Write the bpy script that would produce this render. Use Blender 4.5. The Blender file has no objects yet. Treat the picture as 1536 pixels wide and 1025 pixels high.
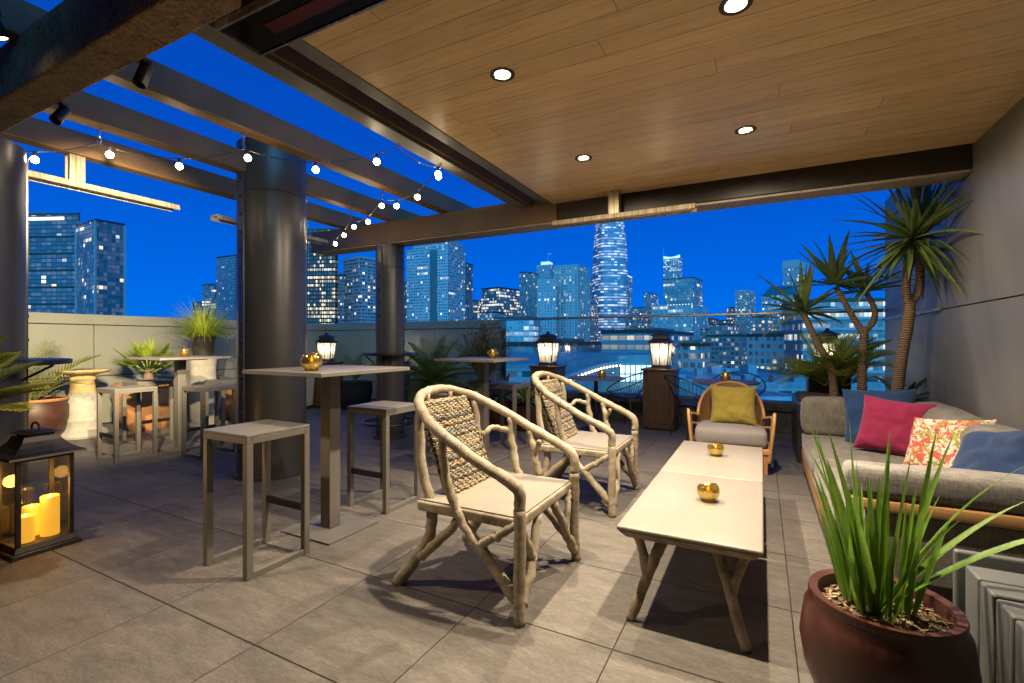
import bpy, math, random
from mathutils import Vector, Matrix, noise
C = bpy.context.scene.collection
PI = math.pi
R = math.radians
rnd = random.Random(7)
TH = R(27.7)

# ------------------------------------------------------------------ helpers
class MB:
    def __init__(s):
        s.v = []; s.f = []; s.uv = []
    def add(s, vs, fs, uvs=None):
        o = len(s.v)
        s.v += [tuple(p) for p in vs]
        for i, f in enumerate(fs):
            s.f.append(tuple(o + k for k in f))
            s.uv.append(uvs[i] if uvs else None)
        return s
    def box(s, x0, x1, y0, y1, z0, z1):
        vs = [(x0,y0,z0),(x1,y0,z0),(x1,y1,z0),(x0,y1,z0),(x0,y0,z1),(x1,y0,z1),(x1,y1,z1),(x0,y1,z1)]
        return s.add(vs, [(0,3,2,1),(4,5,6,7),(0,1,5,4),(1,2,6,5),(2,3,7,6),(3,0,4,7)])
    def cbox(s, c, d):
        return s.box(c[0]-d[0]/2, c[0]+d[0]/2, c[1]-d[1]/2, c[1]+d[1]/2, c[2]-d[2]/2, c[2]+d[2]/2)
    def bar(s, p0, p1, w, h, up=(0,0,1)):
        p0, p1 = Vector(p0), Vector(p1)
        t = (p1-p0).normalized(); u = Vector(up)
        if abs(t.dot(u)) > .98: u = Vector((0,1,0))
        a = t.cross(u).normalized()*w/2; b = a.cross(t).normalized()*h/2
        vs = [p0-a-b,p0+a-b,p0+a+b,p0-a+b,p1-a-b,p1+a-b,p1+a+b,p1-a+b]
        return s.add(vs, [(0,1,2,3),(7,6,5,4),(0,4,5,1),(1,5,6,2),(2,6,7,3),(3,7,4,0)])
    def tube(s, pts, rad, n=8, closed=False):
        pts = [Vector(p) for p in pts]; m = len(pts)
        if not hasattr(rad, '__len__'): rad = [rad]*m
        vs = []; prev = None
        for i, p in enumerate(pts):
            if closed: t = pts[(i+1) % m]-pts[i-1]
            else: t = pts[min(i+1, m-1)]-pts[max(i-1, 0)]
            t = t.normalized() if t.length > 1e-9 else Vector((0,0,1))
            if prev is None:
                r = Vector((0,0,1)) if abs(t.z) < .9 else Vector((1,0,0))
                a = t.cross(r).normalized()
            else:
                a = prev-t*prev.dot(t)
                a = a.normalized() if a.length > 1e-6 else t.orthogonal().normalized()
            prev = a; b = t.cross(a)
            for k in range(n):
                q = 2*PI*k/n
                vs.append(p+(a*math.cos(q)+b*math.sin(q))*rad[i])
        fs = []
        for i in range(m if closed else m-1):
            j = (i+1) % m
            for k in range(n):
                l = (k+1) % n
                fs.append((i*n+k, i*n+l, j*n+l, j*n+k))
        if not closed:
            fs.append(tuple(range(n-1, -1, -1))); fs.append(tuple((m-1)*n+k for k in range(n)))
        return s.add(vs, fs)
    def lathe(s, prof, n=24, c=(0,0), cap=True, sx=1, sy=1):
        vs = []; fs = []
        for r, z in prof:
            for k in range(n):
                q = 2*PI*k/n
                vs.append((c[0]+sx*r*math.cos(q), c[1]+sy*r*math.sin(q), z))
        for i in range(len(prof)-1):
            for k in range(n):
                l = (k+1) % n
                fs.append((i*n+k, i*n+l, (i+1)*n+l, (i+1)*n+k))
        if cap:
            if prof[0][0] > 1e-5: fs.append(tuple(range(n-1, -1, -1)))
            if prof[-1][0] > 1e-5: fs.append(tuple((len(prof)-1)*n+k for k in range(n)))
        return s.add(vs, fs)
    def frustum(s, c, a0, b0, z0, a1, b1, z1):
        x, y = c
        vs = [(x-a0,y-b0,z0),(x+a0,y-b0,z0),(x+a0,y+b0,z0),(x-a0,y+b0,z0),(x-a1,y-b1,z1),(x+a1,y-b1,z1),(x+a1,y+b1,z1),(x-a1,y+b1,z1)]
        return s.add(vs, [(0,3,2,1),(4,5,6,7),(0,1,5,4),(1,2,6,5),(2,3,7,6),(3,0,4,7)])
    def blade(s, p, d, L, w, droop=.3, seg=6, fold=.25, tip=1.0, curl=0.0):
        # one leaf: a folded strip that bends under its own weight
        p = Vector(p); d = Vector(d).normalized()
        side = d.cross(Vector((0,0,1)))
        if side.length < 1e-3: side = Vector((1,0,0))
        side.normalize()
        if curl: side = (Matrix.Rotation(curl, 3, d) @ side)
        vs = []; fs = []
        cur = p.copy(); dd = d.copy()
        for i in range(seg+1):
            t = i/seg
            ww = w*(0.45+.55*min(1, t*4)) * (1-max(0, (t-.35)/.65)**(1.6*tip)) if i < seg else w*.02
            up = side.cross(dd).normalized()
            vs += [cur-side*ww/2+up*ww*fold, cur, cur+side*ww/2+up*ww*fold]
            cur = cur+dd*L/seg
            dd = (dd+Vector((0,0,-1))*droop/seg*(.4+1.4*t)).normalized()
        for i in range(seg):
            a = i*3
            fs += [(a,a+1,a+4,a+3),(a+1,a+2,a+5,a+4)]
        return s.add(vs, fs)
    def xf(s, M):
        s.v = [tuple(M @ Vector(p)) for p in s.v]; return s
    def build(s, name, mat, parent=None, smooth=False, bev=0, seg=2, ang=40, loc=None, rz=0, subd=0):
        me = bpy.data.meshes.new(name)
        me.from_pydata(s.v, [], s.f); me.update()
        if any(u is not None for u in s.uv):
            ul = me.uv_layers.new(name='UVMap')
            li = 0
            for i, f in enumerate(s.f):
                for k in range(len(f)):
                    ul.data[li].uv = s.uv[i][k] if s.uv[i] else (0,0); li += 1
        if mat: me.materials.append(mat)
        o = bpy.data.objects.new(name, me); C.objects.link(o)
        if smooth:
            me.polygons.foreach_set('use_smooth', [True]*len(me.polygons))
            if smooth != 'all':
                try: me.set_sharp_from_angle(angle=R(ang))
                except Exception: pass
        if bev:
            b = o.modifiers.new('bevel', 'BEVEL'); b.width = bev; b.segments = seg; b.limit_method = 'ANGLE'; b.angle_limit = R(35)
            if seg > 2:
                me.polygons.foreach_set('use_smooth', [True]*len(me.polygons))
        if subd:
            b = o.modifiers.new('sub', 'SUBSURF'); b.levels = subd; b.render_levels = subd
        if parent: o.parent = parent
        if loc: o.location = loc
        if rz: o.rotation_euler.z = rz
        return o

def tag(o, label=None, cat=None, group=None, kind=None):
    if label: o['label'] = label
    if cat: o['category'] = cat
    if group: o['group'] = group
    if kind: o['kind'] = kind
    return o
def thing(name, label, cat, loc=(0,0,0), rz=0, group=None):
    o = bpy.data.objects.new(name, None); C.objects.link(o)
    o.empty_display_size = .1
    o.location = loc; o.rotation_euler.z = rz
    return tag(o, label, cat, group)
def copy_tree(o, parent=None):
    c = o.copy(); C.objects.link(c)
    if parent: c.parent = parent
    for ch in list(o.children): copy_tree(ch, c)
    return c
def dup(o, label, loc, rz=0, group=None):
    c = copy_tree(o); c.location = loc; c.rotation_euler.z = rz; c['label'] = label
    if group: c['group'] = group
    return c
def cat_rom(pts, per=6):
    pts = [Vector(p) for p in pts]; out = []
    for i in range(len(pts)-1):
        p0 = pts[max(i-1,0)]; p1 = pts[i]; p2 = pts[i+1]; p3 = pts[min(i+2,len(pts)-1)]
        for k in range(per):
            t = k/per
            out.append(.5*((2*p1)+(p2-p0)*t+(2*p0-5*p1+4*p2-p3)*t*t+(3*p1-p0-3*p2+p3)*t**3))
    out.append(pts[-1]); return out
def lerp(a, b, t): return a+(b-a)*t

# ------------------------------------------------------------------ materials
class NT:
    def __init__(s, name):
        s.m = bpy.data.materials.new(name); s.m.use_nodes = True
        s.t = s.m.node_tree; s.n = s.t.nodes
        s.b = s.n['Principled BSDF']; s.out = s.n['Material Output']
    def new(s, typ, **kw):
        n = s.n.new(typ)
        for k, v in kw.items(): setattr(n, k, v)
        return n
    def put(s, sock, val):
        if isinstance(val, bpy.types.NodeSocket): s.t.links.new(val, sock)
        else: sock.default_value = val
    def math(s, op, a, b=None, c=None):
        n = s.new('ShaderNodeMath', operation=op)
        s.put(n.inputs[0], a)
        if b is not None: s.put(n.inputs[1], b)
        if c is not None: s.put(n.inputs[2], c)
        return n.outputs[0]
    def coord(s, which='Object', scale=(1,1,1), rot=(0,0,0)):
        tc = s.new('ShaderNodeTexCoord'); mp = s.new('ShaderNodeMapping')
        mp.inputs['Scale'].default_value = scale; mp.inputs['Rotation'].default_value = rot
        s.t.links.new(tc.outputs[which], mp.inputs[0]); return mp.outputs[0]
    def noise(s, vec, scale, detail=4, rough=.55, dist=0):
        n = s.new('ShaderNodeTexNoise'); s.put(n.inputs['Vector'], vec)
        n.inputs['Scale'].default_value = scale; n.inputs['Detail'].default_value = detail
        n.inputs['Roughness'].default_value = rough; n.inputs['Distortion'].default_value = dist
        return n.outputs['Fac']
    def ramp(s, fac, stops):
        n = s.new('ShaderNodeValToRGB'); s.put(n.inputs[0], fac)
        e = n.color_ramp.elements
        while len(e) < len(stops): e.new(.5)
        for i, (p, c) in enumerate(stops):
            e[i].position = p; e[i].color = (*c, 1) if len(c) == 3 else c
        return n.outputs[0]
    def mix(s, fac, a, b, mode='MIX'):
        n = s.new('ShaderNodeMix', data_type='RGBA', blend_type=mode)
        s.put(n.inputs['Factor'], fac)
        s.put(n.inputs['A'], a if isinstance(a, bpy.types.NodeSocket) else (*a, 1))
        s.put(n.inputs['B'], b if isinstance(b, bpy.types.NodeSocket) else (*b, 1))
        return n.outputs['Result']
    def bump(s, h, strength=.3, dist=.01):
        n = s.new('ShaderNodeBump'); n.inputs['Strength'].default_value = strength; n.inputs['Distance'].default_value = dist
        s.put(n.inputs['Height'], h); s.t.links.new(n.outputs[0], s.b.inputs['Normal'])
    def set(s, **kw):
        for k, v in kw.items():
            sock = s.b.inputs[k.replace('_', ' ')]
            if isinstance(v, tuple) and len(v) == 3 and sock.type == 'RGBA': v = (*v, 1)
            s.put(sock, v)
        return s

def plain(name, col, rough=.5, metal=0, var=.15, scale=6, bump=0, bscale=60, spec=.5, stretch=(1,1,1)):
    q = NT(name); v = q.coord('Object', stretch)
    n = q.noise(v, scale, 5, .6)
    lo = tuple(c*(1-var) for c in col); hi = tuple(min(1, c*(1+var)) for c in col)
    q.set(Base_Color=q.ramp(n, [(.3, lo), (.7, hi)]), Metallic=metal, Specular_IOR_Level=spec)
    r = q.math('MULTIPLY_ADD', n, .2, rough-.1)
    q.set(Roughness=r)
    if bump: q.bump(q.noise(v, bscale, 3, .6), bump, .004)
    return q.m
def wood(name, c1, c2, axis='X', rough=.4, scale=1.0):
    q = NT(name)
    sc = {'X': (.6,14,14), 'Y': (14,.6,14), 'Z': (14,14,.6)}[axis]
    v = q.coord('Object', tuple(a*scale for a in sc))
    n = q.noise(v, 3, 6, .65, .6); n2 = q.noise(v, 14, 3, .6)
    f = q.math('MULTIPLY_ADD', n2, .3, q.math('MULTIPLY', n, .75))
    q.set(Base_Color=q.ramp(f, [(.3, c1), (.7, c2)]), Roughness=rough)
    q.bump(n2, .12, .002); return q.m
def fabric(name, col, var=.2, fine=500, rough=.9, slub=True):
    q = NT(name); v = q.coord('Object')
    n = q.noise(v, 9, 4, .6)
    a = q.noise(q.coord('Object', (1,1,.12)), fine, 2, .6); b = q.noise(q.coord('Object', (.12,.12,1)), fine, 2, .6)
    w = q.math('ADD', a, b)
    f = q.math('MULTIPLY_ADD', n, .35, q.math('MULTIPLY', w, .35))
    q.set(Base_Color=q.ramp(f, [(.3, tuple(c*(1-var*1.4) for c in col)), (.75, tuple(min(1,c*(1+var)) for c in col))]), Roughness=rough, Specular_IOR_Level=.2)
    q.set(Sheen_Weight=.15)
    q.bump(q.math('MULTIPLY_ADD', n, .5, w), .35, .003); return q.m
def leafmat(name, lo, hi, rough=.45, trans=.25):
    q = NT(name); v = q.coord('Object')
    n = q.noise(v, 7, 3, .6); st = q.noise(q.coord('Object', (60,60,4)), 1.5, 2)
    f = q.math('MULTIPLY_ADD', st, .4, q.math('MULTIPLY', n, .6))
    col = q.ramp(f, [(.32, lo), (.68, hi)])
    q.set(Base_Color=col, Roughness=rough)
    tr = q.new('ShaderNodeBsdfTranslucent'); q.put(tr.inputs[0], col)
    mx = q.new('ShaderNodeMixShader'); mx.inputs[0].default_value = trans
    q.t.links.new(q.b.outputs[0], mx.inputs[1]); q.t.links.new(tr.outputs[0], mx.inputs[2]); q.t.links.new(mx.outputs[0], q.out.inputs[0])
    return q.m
def emit(name, col, strength, sample='AUTO'):
    q = NT(name); q.set(Base_Color=col, Emission_Color=col, Emission_Strength=strength)
    try: q.m.cycles.emission_sampling = sample
    except Exception: pass
    return q.m
def thin_glass(name, tint=(.93,.97,.98), refl=1.0, rough=0.0, base=.03):
    q = NT(name); q.n.remove(q.b)
    t = q.new('ShaderNodeBsdfTransparent'); t.inputs[0].default_value = (*tint, 1)
    g = q.new('ShaderNodeBsdfGlossy'); g.inputs['Roughness'].default_value = rough
    fr = q.new('ShaderNodeFresnel'); fr.inputs[0].default_value = 1.5
    f = q.math('MULTIPLY_ADD', fr.outputs[0], refl, base)
    mx = q.new('ShaderNodeMixShader'); q.put(mx.inputs[0], f)
    q.t.links.new(t.outputs[0], mx.inputs[1]); q.t.links.new(g.outputs[0], mx.inputs[2]); q.t.links.new(mx.outputs[0], q.out.inputs[0])
    return q.m

def m_floor():
    q = NT('slate_tile'); T = .657
    tc = q.new('ShaderNodeTexCoord'); sp = q.new('ShaderNodeSeparateXYZ'); q.t.links.new(tc.outputs['Object'], sp.inputs[0])
    u = q.math('DIVIDE', q.math('SUBTRACT', sp.outputs[0], .12-T*40), T); v = q.math('DIVIDE', q.math('SUBTRACT', sp.outputs[1], 1.245-T*40), T)
    fu = q.math('FRACT', u); fv = q.math('FRACT', v)
    du = q.math('MINIMUM', fu, q.math('SUBTRACT', 1, fu)); dv = q.math('MINIMUM', fv, q.math('SUBTRACT', 1, fv))
    gx = q.math('MINIMUM', 1, q.math('DIVIDE', du, .0045)); gy = q.math('MINIMUM', 1, q.math('DIVIDE', dv, .0075)); gmask = q.math('MINIMUM', gx, gy)
    cb = q.new('ShaderNodeCombineXYZ'); q.put(cb.inputs[0], q.math('FLOOR', u)); q.put(cb.inputs[1], q.math('FLOOR', v))
    wn = q.new('ShaderNodeTexWhiteNoise', noise_dimensions='2D'); q.put(wn.inputs['Vector'], cb.outputs[0])
    # each tile gets its own shift of the stone pattern
    off = q.new('ShaderNodeVectorMath', operation='MULTIPLY_ADD')
    q.put(off.inputs[0], wn.outputs['Color']); off.inputs[1].default_value = (40,40,40); q.put(off.inputs[2], tc.outputs['Object'])
    mp = q.new('ShaderNodeMapping'); mp.inputs['Rotation'].default_value = (0,0,R(24)); mp.inputs['Scale'].default_value = (1,3.4,1)
    q.put(mp.inputs[0], off.outputs[0])
    n1 = q.noise(mp.outputs[0], 4.2, 10, .74, .5); n2 = q.noise(mp.outputs[0], 38, 7, .75, .4); n3 = q.noise(tc.outputs['Object'], .8, 3)
    f = q.math('ADD', q.math('MULTIPLY', n1, .45), q.math('MULTIPLY', n2, .55))
    col = q.ramp(f, [(.36, (.066,.058,.048)), (.5, (.122,.109,.090)), (.64, (.20,.18,.15))])
    br = q.math('MULTIPLY_ADD', wn.outputs['Value'], .22, .84)
    hs = q.new('ShaderNodeHueSaturation'); q.put(hs.inputs['Value'], q.math('MULTIPLY', br, q.math('MULTIPLY_ADD', n3, .3, .85))); q.put(hs.inputs['Color'], col)
    c2 = q.mix(gy, (.026,.017,.012), q.mix(gx, (.085,.058,.036), hs.outputs[0]))
    q.set(Base_Color=c2, Roughness=q.math('MULTIPLY_ADD', n2, .3, .42), Specular_IOR_Level=.4)
    h = q.math('MULTIPLY_ADD', f, .5, q.math('MULTIPLY', gmask, .5))
    q.bump(h, 1.0, .016); return q.m
def m_plank():
    q = NT('cedar_plank')
    tc = q.new('ShaderNodeTexCoord'); sp = q.new('ShaderNodeSeparateXYZ'); q.t.links.new(tc.outputs['Object'], sp.inputs[0])
    W = .145
    v = q.math('DIVIDE', q.math('ADD', sp.outputs[1], 50), W); row = q.math('FLOOR', v); fv = q.math('FRACT', v)
    w1 = q.new('ShaderNodeTexWhiteNoise', noise_dimensions='1D'); q.put(w1.inputs['W'], row)
    u = q.math('ADD', q.math('DIVIDE', q.math('ADD', sp.outputs[0], 50), 3.4), q.math('MULTIPLY', w1.outputs['Value'], 7.3))
    fu = q.math('FRACT', u)
    cb = q.new('ShaderNodeCombineXYZ'); q.put(cb.inputs[0], q.math('FLOOR', u)); q.put(cb.inputs[1], row)
    w2 = q.new('ShaderNodeTexWhiteNoise', noise_dimensions='2D'); q.put(w2.inputs['Vector'], cb.outputs[0])
    off = q.new('ShaderNodeVectorMath', operation='MULTIPLY_ADD'); q.put(off.inputs[0], w2.outputs['Color']); off.inputs[1].default_value = (30,30,30); q.put(off.inputs[2], tc.outputs['Object'])
    mp = q.new('ShaderNodeMapping'); mp.inputs['Scale'].default_value = (.7,16,1); q.put(mp.inputs[0], off.outputs[0])
    n1 = q.noise(mp.outputs[0], 1.6, 6, .6, .5); n2 = q.noise(mp.outputs[0], 6, 4, .7, .2)
    f = q.math('ADD', q.math('MULTIPLY', n1, .55), q.math('MULTIPLY', n2, .45))
    col = q.ramp(f, [(.3, (.60,.385,.165)), (.5, (.73,.50,.245)), (.7, (.83,.62,.35))])
    hs = q.new('ShaderNodeHueSaturation'); q.put(hs.inputs['Value'], q.math('MULTIPLY_ADD', w2.outputs['Value'], .2, .9)); q.put(hs.inputs['Color'], col)
    d = q.math('MINIMUM', fv, q.math('SUBTRACT', 1, fv)); e = q.math('MULTIPLY', q.math('MINIMUM', fu, q.math('SUBTRACT', 1, fu)), 23)
    g = q.math('MINIMUM', 1, q.math('DIVIDE', q.math('MINIMUM', d, e), .022))
    q.set(Base_Color=q.mix(g, (.06,.025,.01), hs.outputs[0]), Roughness=q.math('MULTIPLY_ADD', n2, .25, .17), Specular_IOR_Level=.6)
    q.bump(g, .15, .003); return q.m
def facade(name, cw, ch, fw, fh, wall, glass, lit=.12, litcol=(1,.78,.48), strength=1.6, seed=0, rowlit=0.0, grough=.2, band=None, cool=.3, gl_emit=0):
    """curtain wall / punched window facade; UV is in metres"""
    q = NT(name)
    tc = q.new('ShaderNodeTexCoord'); sp = q.new('ShaderNodeSeparateXYZ'); q.t.links.new(tc.outputs['UV'], sp.inputs[0])
    u = q.math('DIVIDE', sp.outputs[0], cw); v = q.math('DIVIDE', sp.outputs[1], ch)
    iu = q.math('FLOOR', u); iv = q.math('FLOOR', v); fu = q.math('FRACT', u); fv = q.math('FRACT', v)
    fr = q.math('MAXIMUM', q.math('LESS_THAN', fu, fw), q.math('LESS_THAN', fv, fh))
    cb = q.new('ShaderNodeCombineXYZ'); q.put(cb.inputs[0], q.math('ADD', iu, seed*13.7)); q.put(cb.inputs[1], iv); cb.inputs[2].default_value = seed
    wn = q.new('ShaderNodeTexWhiteNoise', noise_dimensions='3D'); q.put(wn.inputs['Vector'], cb.outputs[0])
    sc = q.new('ShaderNodeSeparateColor'); q.put(sc.inputs[0], wn.outputs['Color'])
    c3 = q.new('ShaderNodeCombineXYZ'); q.put(c3.inputs[0], q.math('FLOOR', q.math('DIVIDE', iu, 6))); q.put(c3.inputs[1], iv); c3.inputs[2].default_value = seed+5
    wr = q.new('ShaderNodeTexWhiteNoise', noise_dimensions='3D'); q.put(wr.inputs['Vector'], c3.outputs[0])
    p = q.math('ADD', lit*.3, q.math('MULTIPLY', q.math('POWER', wr.outputs['Value'], 4), lit*2.2))
    if rowlit: p = q.math('ADD', p, q.math('MULTIPLY', q.math('GREATER_THAN', wr.outputs['Value'], 1-rowlit), .75))
    on = q.math('LESS_THAN', wn.outputs['Value'], p)
    br = q.math('MULTIPLY', on, q.math('MULTIPLY_ADD', q.math('POWER', sc.outputs[1], 2), 1.3, .25))
    ing = q.math('SUBTRACT', 1, fr)
    # blinds and ceilings inside: upper half of a window is brighter
    br = q.math('MULTIPLY', br, q.math('MULTIPLY_ADD', fv, .7, .5))
    br = q.math('ADD', br, q.math('MULTIPLY', q.math('POWER', sc.outputs[0], 3), .07))
    em = q.math('MULTIPLY', q.math('MULTIPLY', br, ing), strength*.62)
    hue = q.mix(q.math('MULTIPLY', q.math('LESS_THAN', sc.outputs[2], cool), .8), litcol, (.75,.92,1))
    big = q.noise(tc.outputs['UV'], .03, 3)
    g2 = q.mix(sc.outputs[0], tuple(c*.85 for c in glass), tuple(min(1,c*1.15) for c in glass))
    wl = q.mix(big, tuple(c*.8 for c in wall), tuple(min(1,c*1.15) for c in wall))
    base = q.mix(fr, g2, wl)
    if band:
        bs, bw, bc = band
        bm = q.math('LESS_THAN', q.math('FRACT', q.math('DIVIDE', sp.outputs[1], bs)), bw)
        base = q.mix(bm, base, bc); em = q.math('MULTIPLY', em, q.math('SUBTRACT', 1, bm))
    q.set(Base_Color=base, Roughness=q.math('MULTIPLY_ADD', fr, .5, grough), Emission_Color=hue, Emission_Strength=em, Specular_IOR_Level=.5)
    try: q.m.cycles.emission_sampling = 'NONE'
    except Exception: pass
    return q.m

M = {}
M['floor'] = m_floor(); M['plank'] = m_plank()
M['bronze'] = plain('bronze_paint', (.032,.027,.023), .42, .3, .25, 5)
M['beam'] = plain('brown_beam_paint', (.16,.09,.036), .45, 0, .2, 3)
M['column'] = plain('dark_column_paint', (.078,.075,.072), .36, .3, .12, 2)
M['trim'] = plain('grey_trim_paint', (.12,.115,.105), .5)
q = NT('stucco'); v_ = q.coord('Object'); a_ = q.noise(v_, 42, 4, .65, .9); b_ = q.noise(v_, 4, 3)
q.set(Base_Color=q.ramp(q.math('MULTIPLY_ADD', b_, .25, q.math('MULTIPLY', a_, .75)), [(.38,(.15,.095,.05)),(.58,(.40,.27,.15))]), Roughness=.85)  # pits darker in the colour, standing in for shade in the relief
q.bump(a_, .8, .02); M['stucco'] = q.m
M['stone_soffit'] = plain('speckled_soffit', (.36,.3,.22), .6, 0, .5, 70)
M['taupe'] = plain('taupe_powder_coat', (.15,.138,.118), .45, .1, .06, 3)
M['taupe_top'] = plain('taupe_table_top', (.17,.157,.137), .42, 0, .1, 8)
M['black'] = plain('black_paint', (.012,.012,.012), .4)
M['chrome'] = plain('brushed_steel', (.6,.58,.54), .25, 1, .1, 20)
M['parapet'] = plain('parapet_paint', (.22,.225,.18), .5, .1, .08, 1.2)
M['seam'] = plain('seam_shadow', (.02,.02,.02), .8)
q = NT('weathered_metal_panel'); v_ = q.coord('Object', (1,1,.35)); a_ = q.noise(v_, 1.1, 5, .6, .6); b_ = q.noise(q.coord('Object',(1,1,.02)), 40, 3)
q.set(Base_Color=q.ramp(q.math('MULTIPLY_ADD', b_, .08, q.math('MULTIPLY', a_, .9)), [(.3,(.115,.112,.104)),(.72,(.30,.288,.26))]), Metallic=.35, Roughness=q.math('MULTIPLY_ADD', a_, .4, .2))
M['panel'] = q.m
q = NT('driftwood'); v_ = q.coord('Object'); a_ = q.noise(v_, 22, 6, .7, .5); b_ = q.noise(q.coord('Object', (1,1,.22)), 170, 5, .75); c_ = q.noise(v_, 5, 3)
f_ = q.math('ADD', q.math('MULTIPLY', a_, .5), q.math('ADD', q.math('MULTIPLY', b_, .25), q.math('MULTIPLY', c_, .25)))
q.set(Base_Color=q.ramp(f_, [(.34,(.085,.060,.035)),(.45,(.24,.19,.125)),(.60,(.41,.35,.255))]), Roughness=.7); q.bump(f_, .7, .008); M['drift'] = q.m
q = NT('limed_table_top'); v_ = q.coord('Object', (1,.3,1)); a_ = q.noise(v_, 4, 6, .6, .4); b_ = q.noise(v_, 60, 3)
q.set(Base_Color=q.ramp(q.math('MULTIPLY_ADD', b_, .2, q.math('MULTIPLY', a_, .8)), [(.3,(.20,.178,.138)),(.7,(.255,.23,.182))]), Roughness=.38); q.bump(b_, .08, .002); M['cream'] = q.m
M['rope_tan'] = fabric('woven_tan_rope', (.29,.22,.125), .5, 260); M['rope_dark'] = fabric('woven_dark_rope', (.055,.042,.028), .5, 260); M['rope_grey'] = fabric('woven_grey_rope', (.15,.145,.13), .5, 260)
M['sofa'] = fabric('sofa_linen', (.155,.142,.118), .5, 150); M['sofa_light'] = fabric('light_linen', (.20,.188,.168), .55, 130)
M['seat_grey'] = fabric('grey_seat_cloth', (.235,.215,.205), .15)
M['yellow'] = fabric('mustard_cloth', (.30,.235,.045), .18); M['pink'] = fabric('raspberry_cloth', (.22,.016,.058), .15); M['green_side'] = fabric('olive_gusset', (.16,.17,.04), .15)
M['navy'] = fabric('navy_cloth', (.015,.045,.12), .25); M['denim'] = fabric('denim_cloth', (.012,.030,.085), .35)
q = NT('ikat_print'); v_ = q.coord('Object'); n_ = q.noise(v_, 20, 3, .6, 1.4); n2_ = q.noise(q.coord('Object', (1,1,1), (1,2,3)), 17, 2, .5, 1.8)
ba = q.mix(q.math('GREATER_THAN', n_, .485), (.50,.46,.37), (.36,.065,.04)); ba = q.mix(q.math('GREATER_THAN', n2_, .57), ba, (.22,.27,.05))
q.set(Base_Color=ba, Roughness=.9); q.bump(q.noise(v_, 300, 2), .3, .002); M['ikat'] = q.m
M['teak'] = wood('teak', (.33,.16,.055), (.52,.29,.12), 'X', .38); M['teakY'] = wood('teak_lengthwise', (.33,.16,.055), (.52,.29,.12), 'Y', .38); M['teakZ'] = wood('teak_upright', (.27,.12,.04), (.43,.21,.08), 'Z', .38)
M['darkwood'] = wood('dark_pedestal_wood', (.035,.018,.011), (.10,.055,.032), 'Z', .35)
q = NT('gold_glass'); q.n.remove(q.b); tp = q.new('ShaderNodeBsdfTransparent'); tp.inputs[0].default_value = (.74,.62,.2,1); gl = q.new('ShaderNodeBsdfGlossy'); gl.inputs[0].default_value = (.9,.8,.36,1); gl.inputs['Roughness'].default_value = .1
df = q.new('ShaderNodeBsdfDiffuse'); df.inputs[0].default_value = (.55,.35,.05,1); m0 = q.new('ShaderNodeMixShader'); m0.inputs[0].default_value = .15; q.t.links.new(gl.outputs[0], m0.inputs[1]); q.t.links.new(df.outputs[0], m0.inputs[2])
m1 = q.new('ShaderNodeMixShader'); m1.inputs[0].default_value = .58; q.t.links.new(tp.outputs[0], m1.inputs[1]); q.t.links.new(m0.outputs[0], m1.inputs[2]); q.t.links.new(m1.outputs[0], q.out.inputs[0]); M['brass'] = q.m

M['lantern'] = plain('lantern_bronze', (.05,.044,.038), .45, .5, .3, 12)
M['glaze_red'] = plain('oxblood_glaze', (.070,.025,.017), .3, 0, .5, 5, 0)
M['terracotta'] = plain('terracotta', (.40,.19,.08), .6, 0, .25, 6, .2); M['pale_terra'] = plain('pale_terracotta', (.45,.30,.19), .7, 0, .2, 5, .2)
M['dark_pot'] = plain('charcoal_pot', (.028,.024,.022), .35, 0, .5, 9); M['brown_pot'] = plain('brown_pot', (.055,.02,.012), .5, 0, .4, 7)
M['castconc'] = plain('cast_stone', (.36,.345,.295), .8, 0, .15, 12, .4, 90); M['stain'] = plain('stained_cast_stone', (.45,.33,.15), .8, 0, .3, 9, .4, 90)
M['soil'] = plain('bark_mulch', (.11,.07,.035), .9, 0, .8, 45, .8, 60)
q = NT('bark_chip'); gi = q.new('ShaderNodeNewGeometry'); q.set(Base_Color=q.ramp(gi.outputs['Random Per Island'], [(.0,(.05,.028,.013)),(.6,(.20,.125,.06)),(1,(.42,.31,.17))]), Roughness=.85); M['chips'] = q.m
M['leaf_yucca'] = leafmat('yucca_leaf', (.07,.125,.03), (.24,.32,.08)); M['leaf_iris'] = leafmat('iris_leaf', (.075,.18,.02), (.25,.42,.05), .4, .35)
M['leaf_palm'] = leafmat('palm_leaf', (.10,.14,.025), (.36,.37,.06)); M['leaf_grass'] = leafmat('grass_leaf', (.22,.34,.03), (.52,.58,.07), .5, .4)
M['leaf_dark'] = leafmat('dark_leaf', (.018,.038,.016), (.06,.09,.03)); M['leaf_succ'] = leafmat('succulent_leaf', (.09,.15,.03), (.20,.29,.06), .4, .15); M['leaf_blue'] = leafmat('blue_leaf', (.04,.07,.06), (.12,.17,.15))
M['leaf_bush'] = leafmat('bush_leaf', (.09,.085,.04), (.21,.18,.085)); M['twig'] = plain('twig_bark', (.12,.085,.05), .8, 0, .3, 20)
q = NT('ringed_bark'); v_ = q.coord('Object'); w_ = q.new('ShaderNodeTexWave', wave_type='BANDS', bands_direction='Z'); q.put(w_.inputs[0], v_); w_.inputs['Scale'].default_value = 16; w_.inputs['Distortion'].default_value = 5; w_.inputs['Detail'].default_value = 3
q.set(Base_Color=q.ramp(w_.outputs['Fac'], [(.1,(.12,.075,.045)),(.8,(.34,.23,.145))]), Roughness=.8); q.bump(w_.outputs['Fac'], .6, .012); M['bark'] = q.m
M['slat_grey'] = plain('grey_slat_paint', (.10,.106,.106), .5, .05, .03, 3)
M['glass'] = thin_glass('balustrade_glass', (.90,.955,.965), 1.0, 0, .035)
M['pane'] = thin_glass('lantern_pane', (.93,.92,.9), .8, .02, .03)
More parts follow.
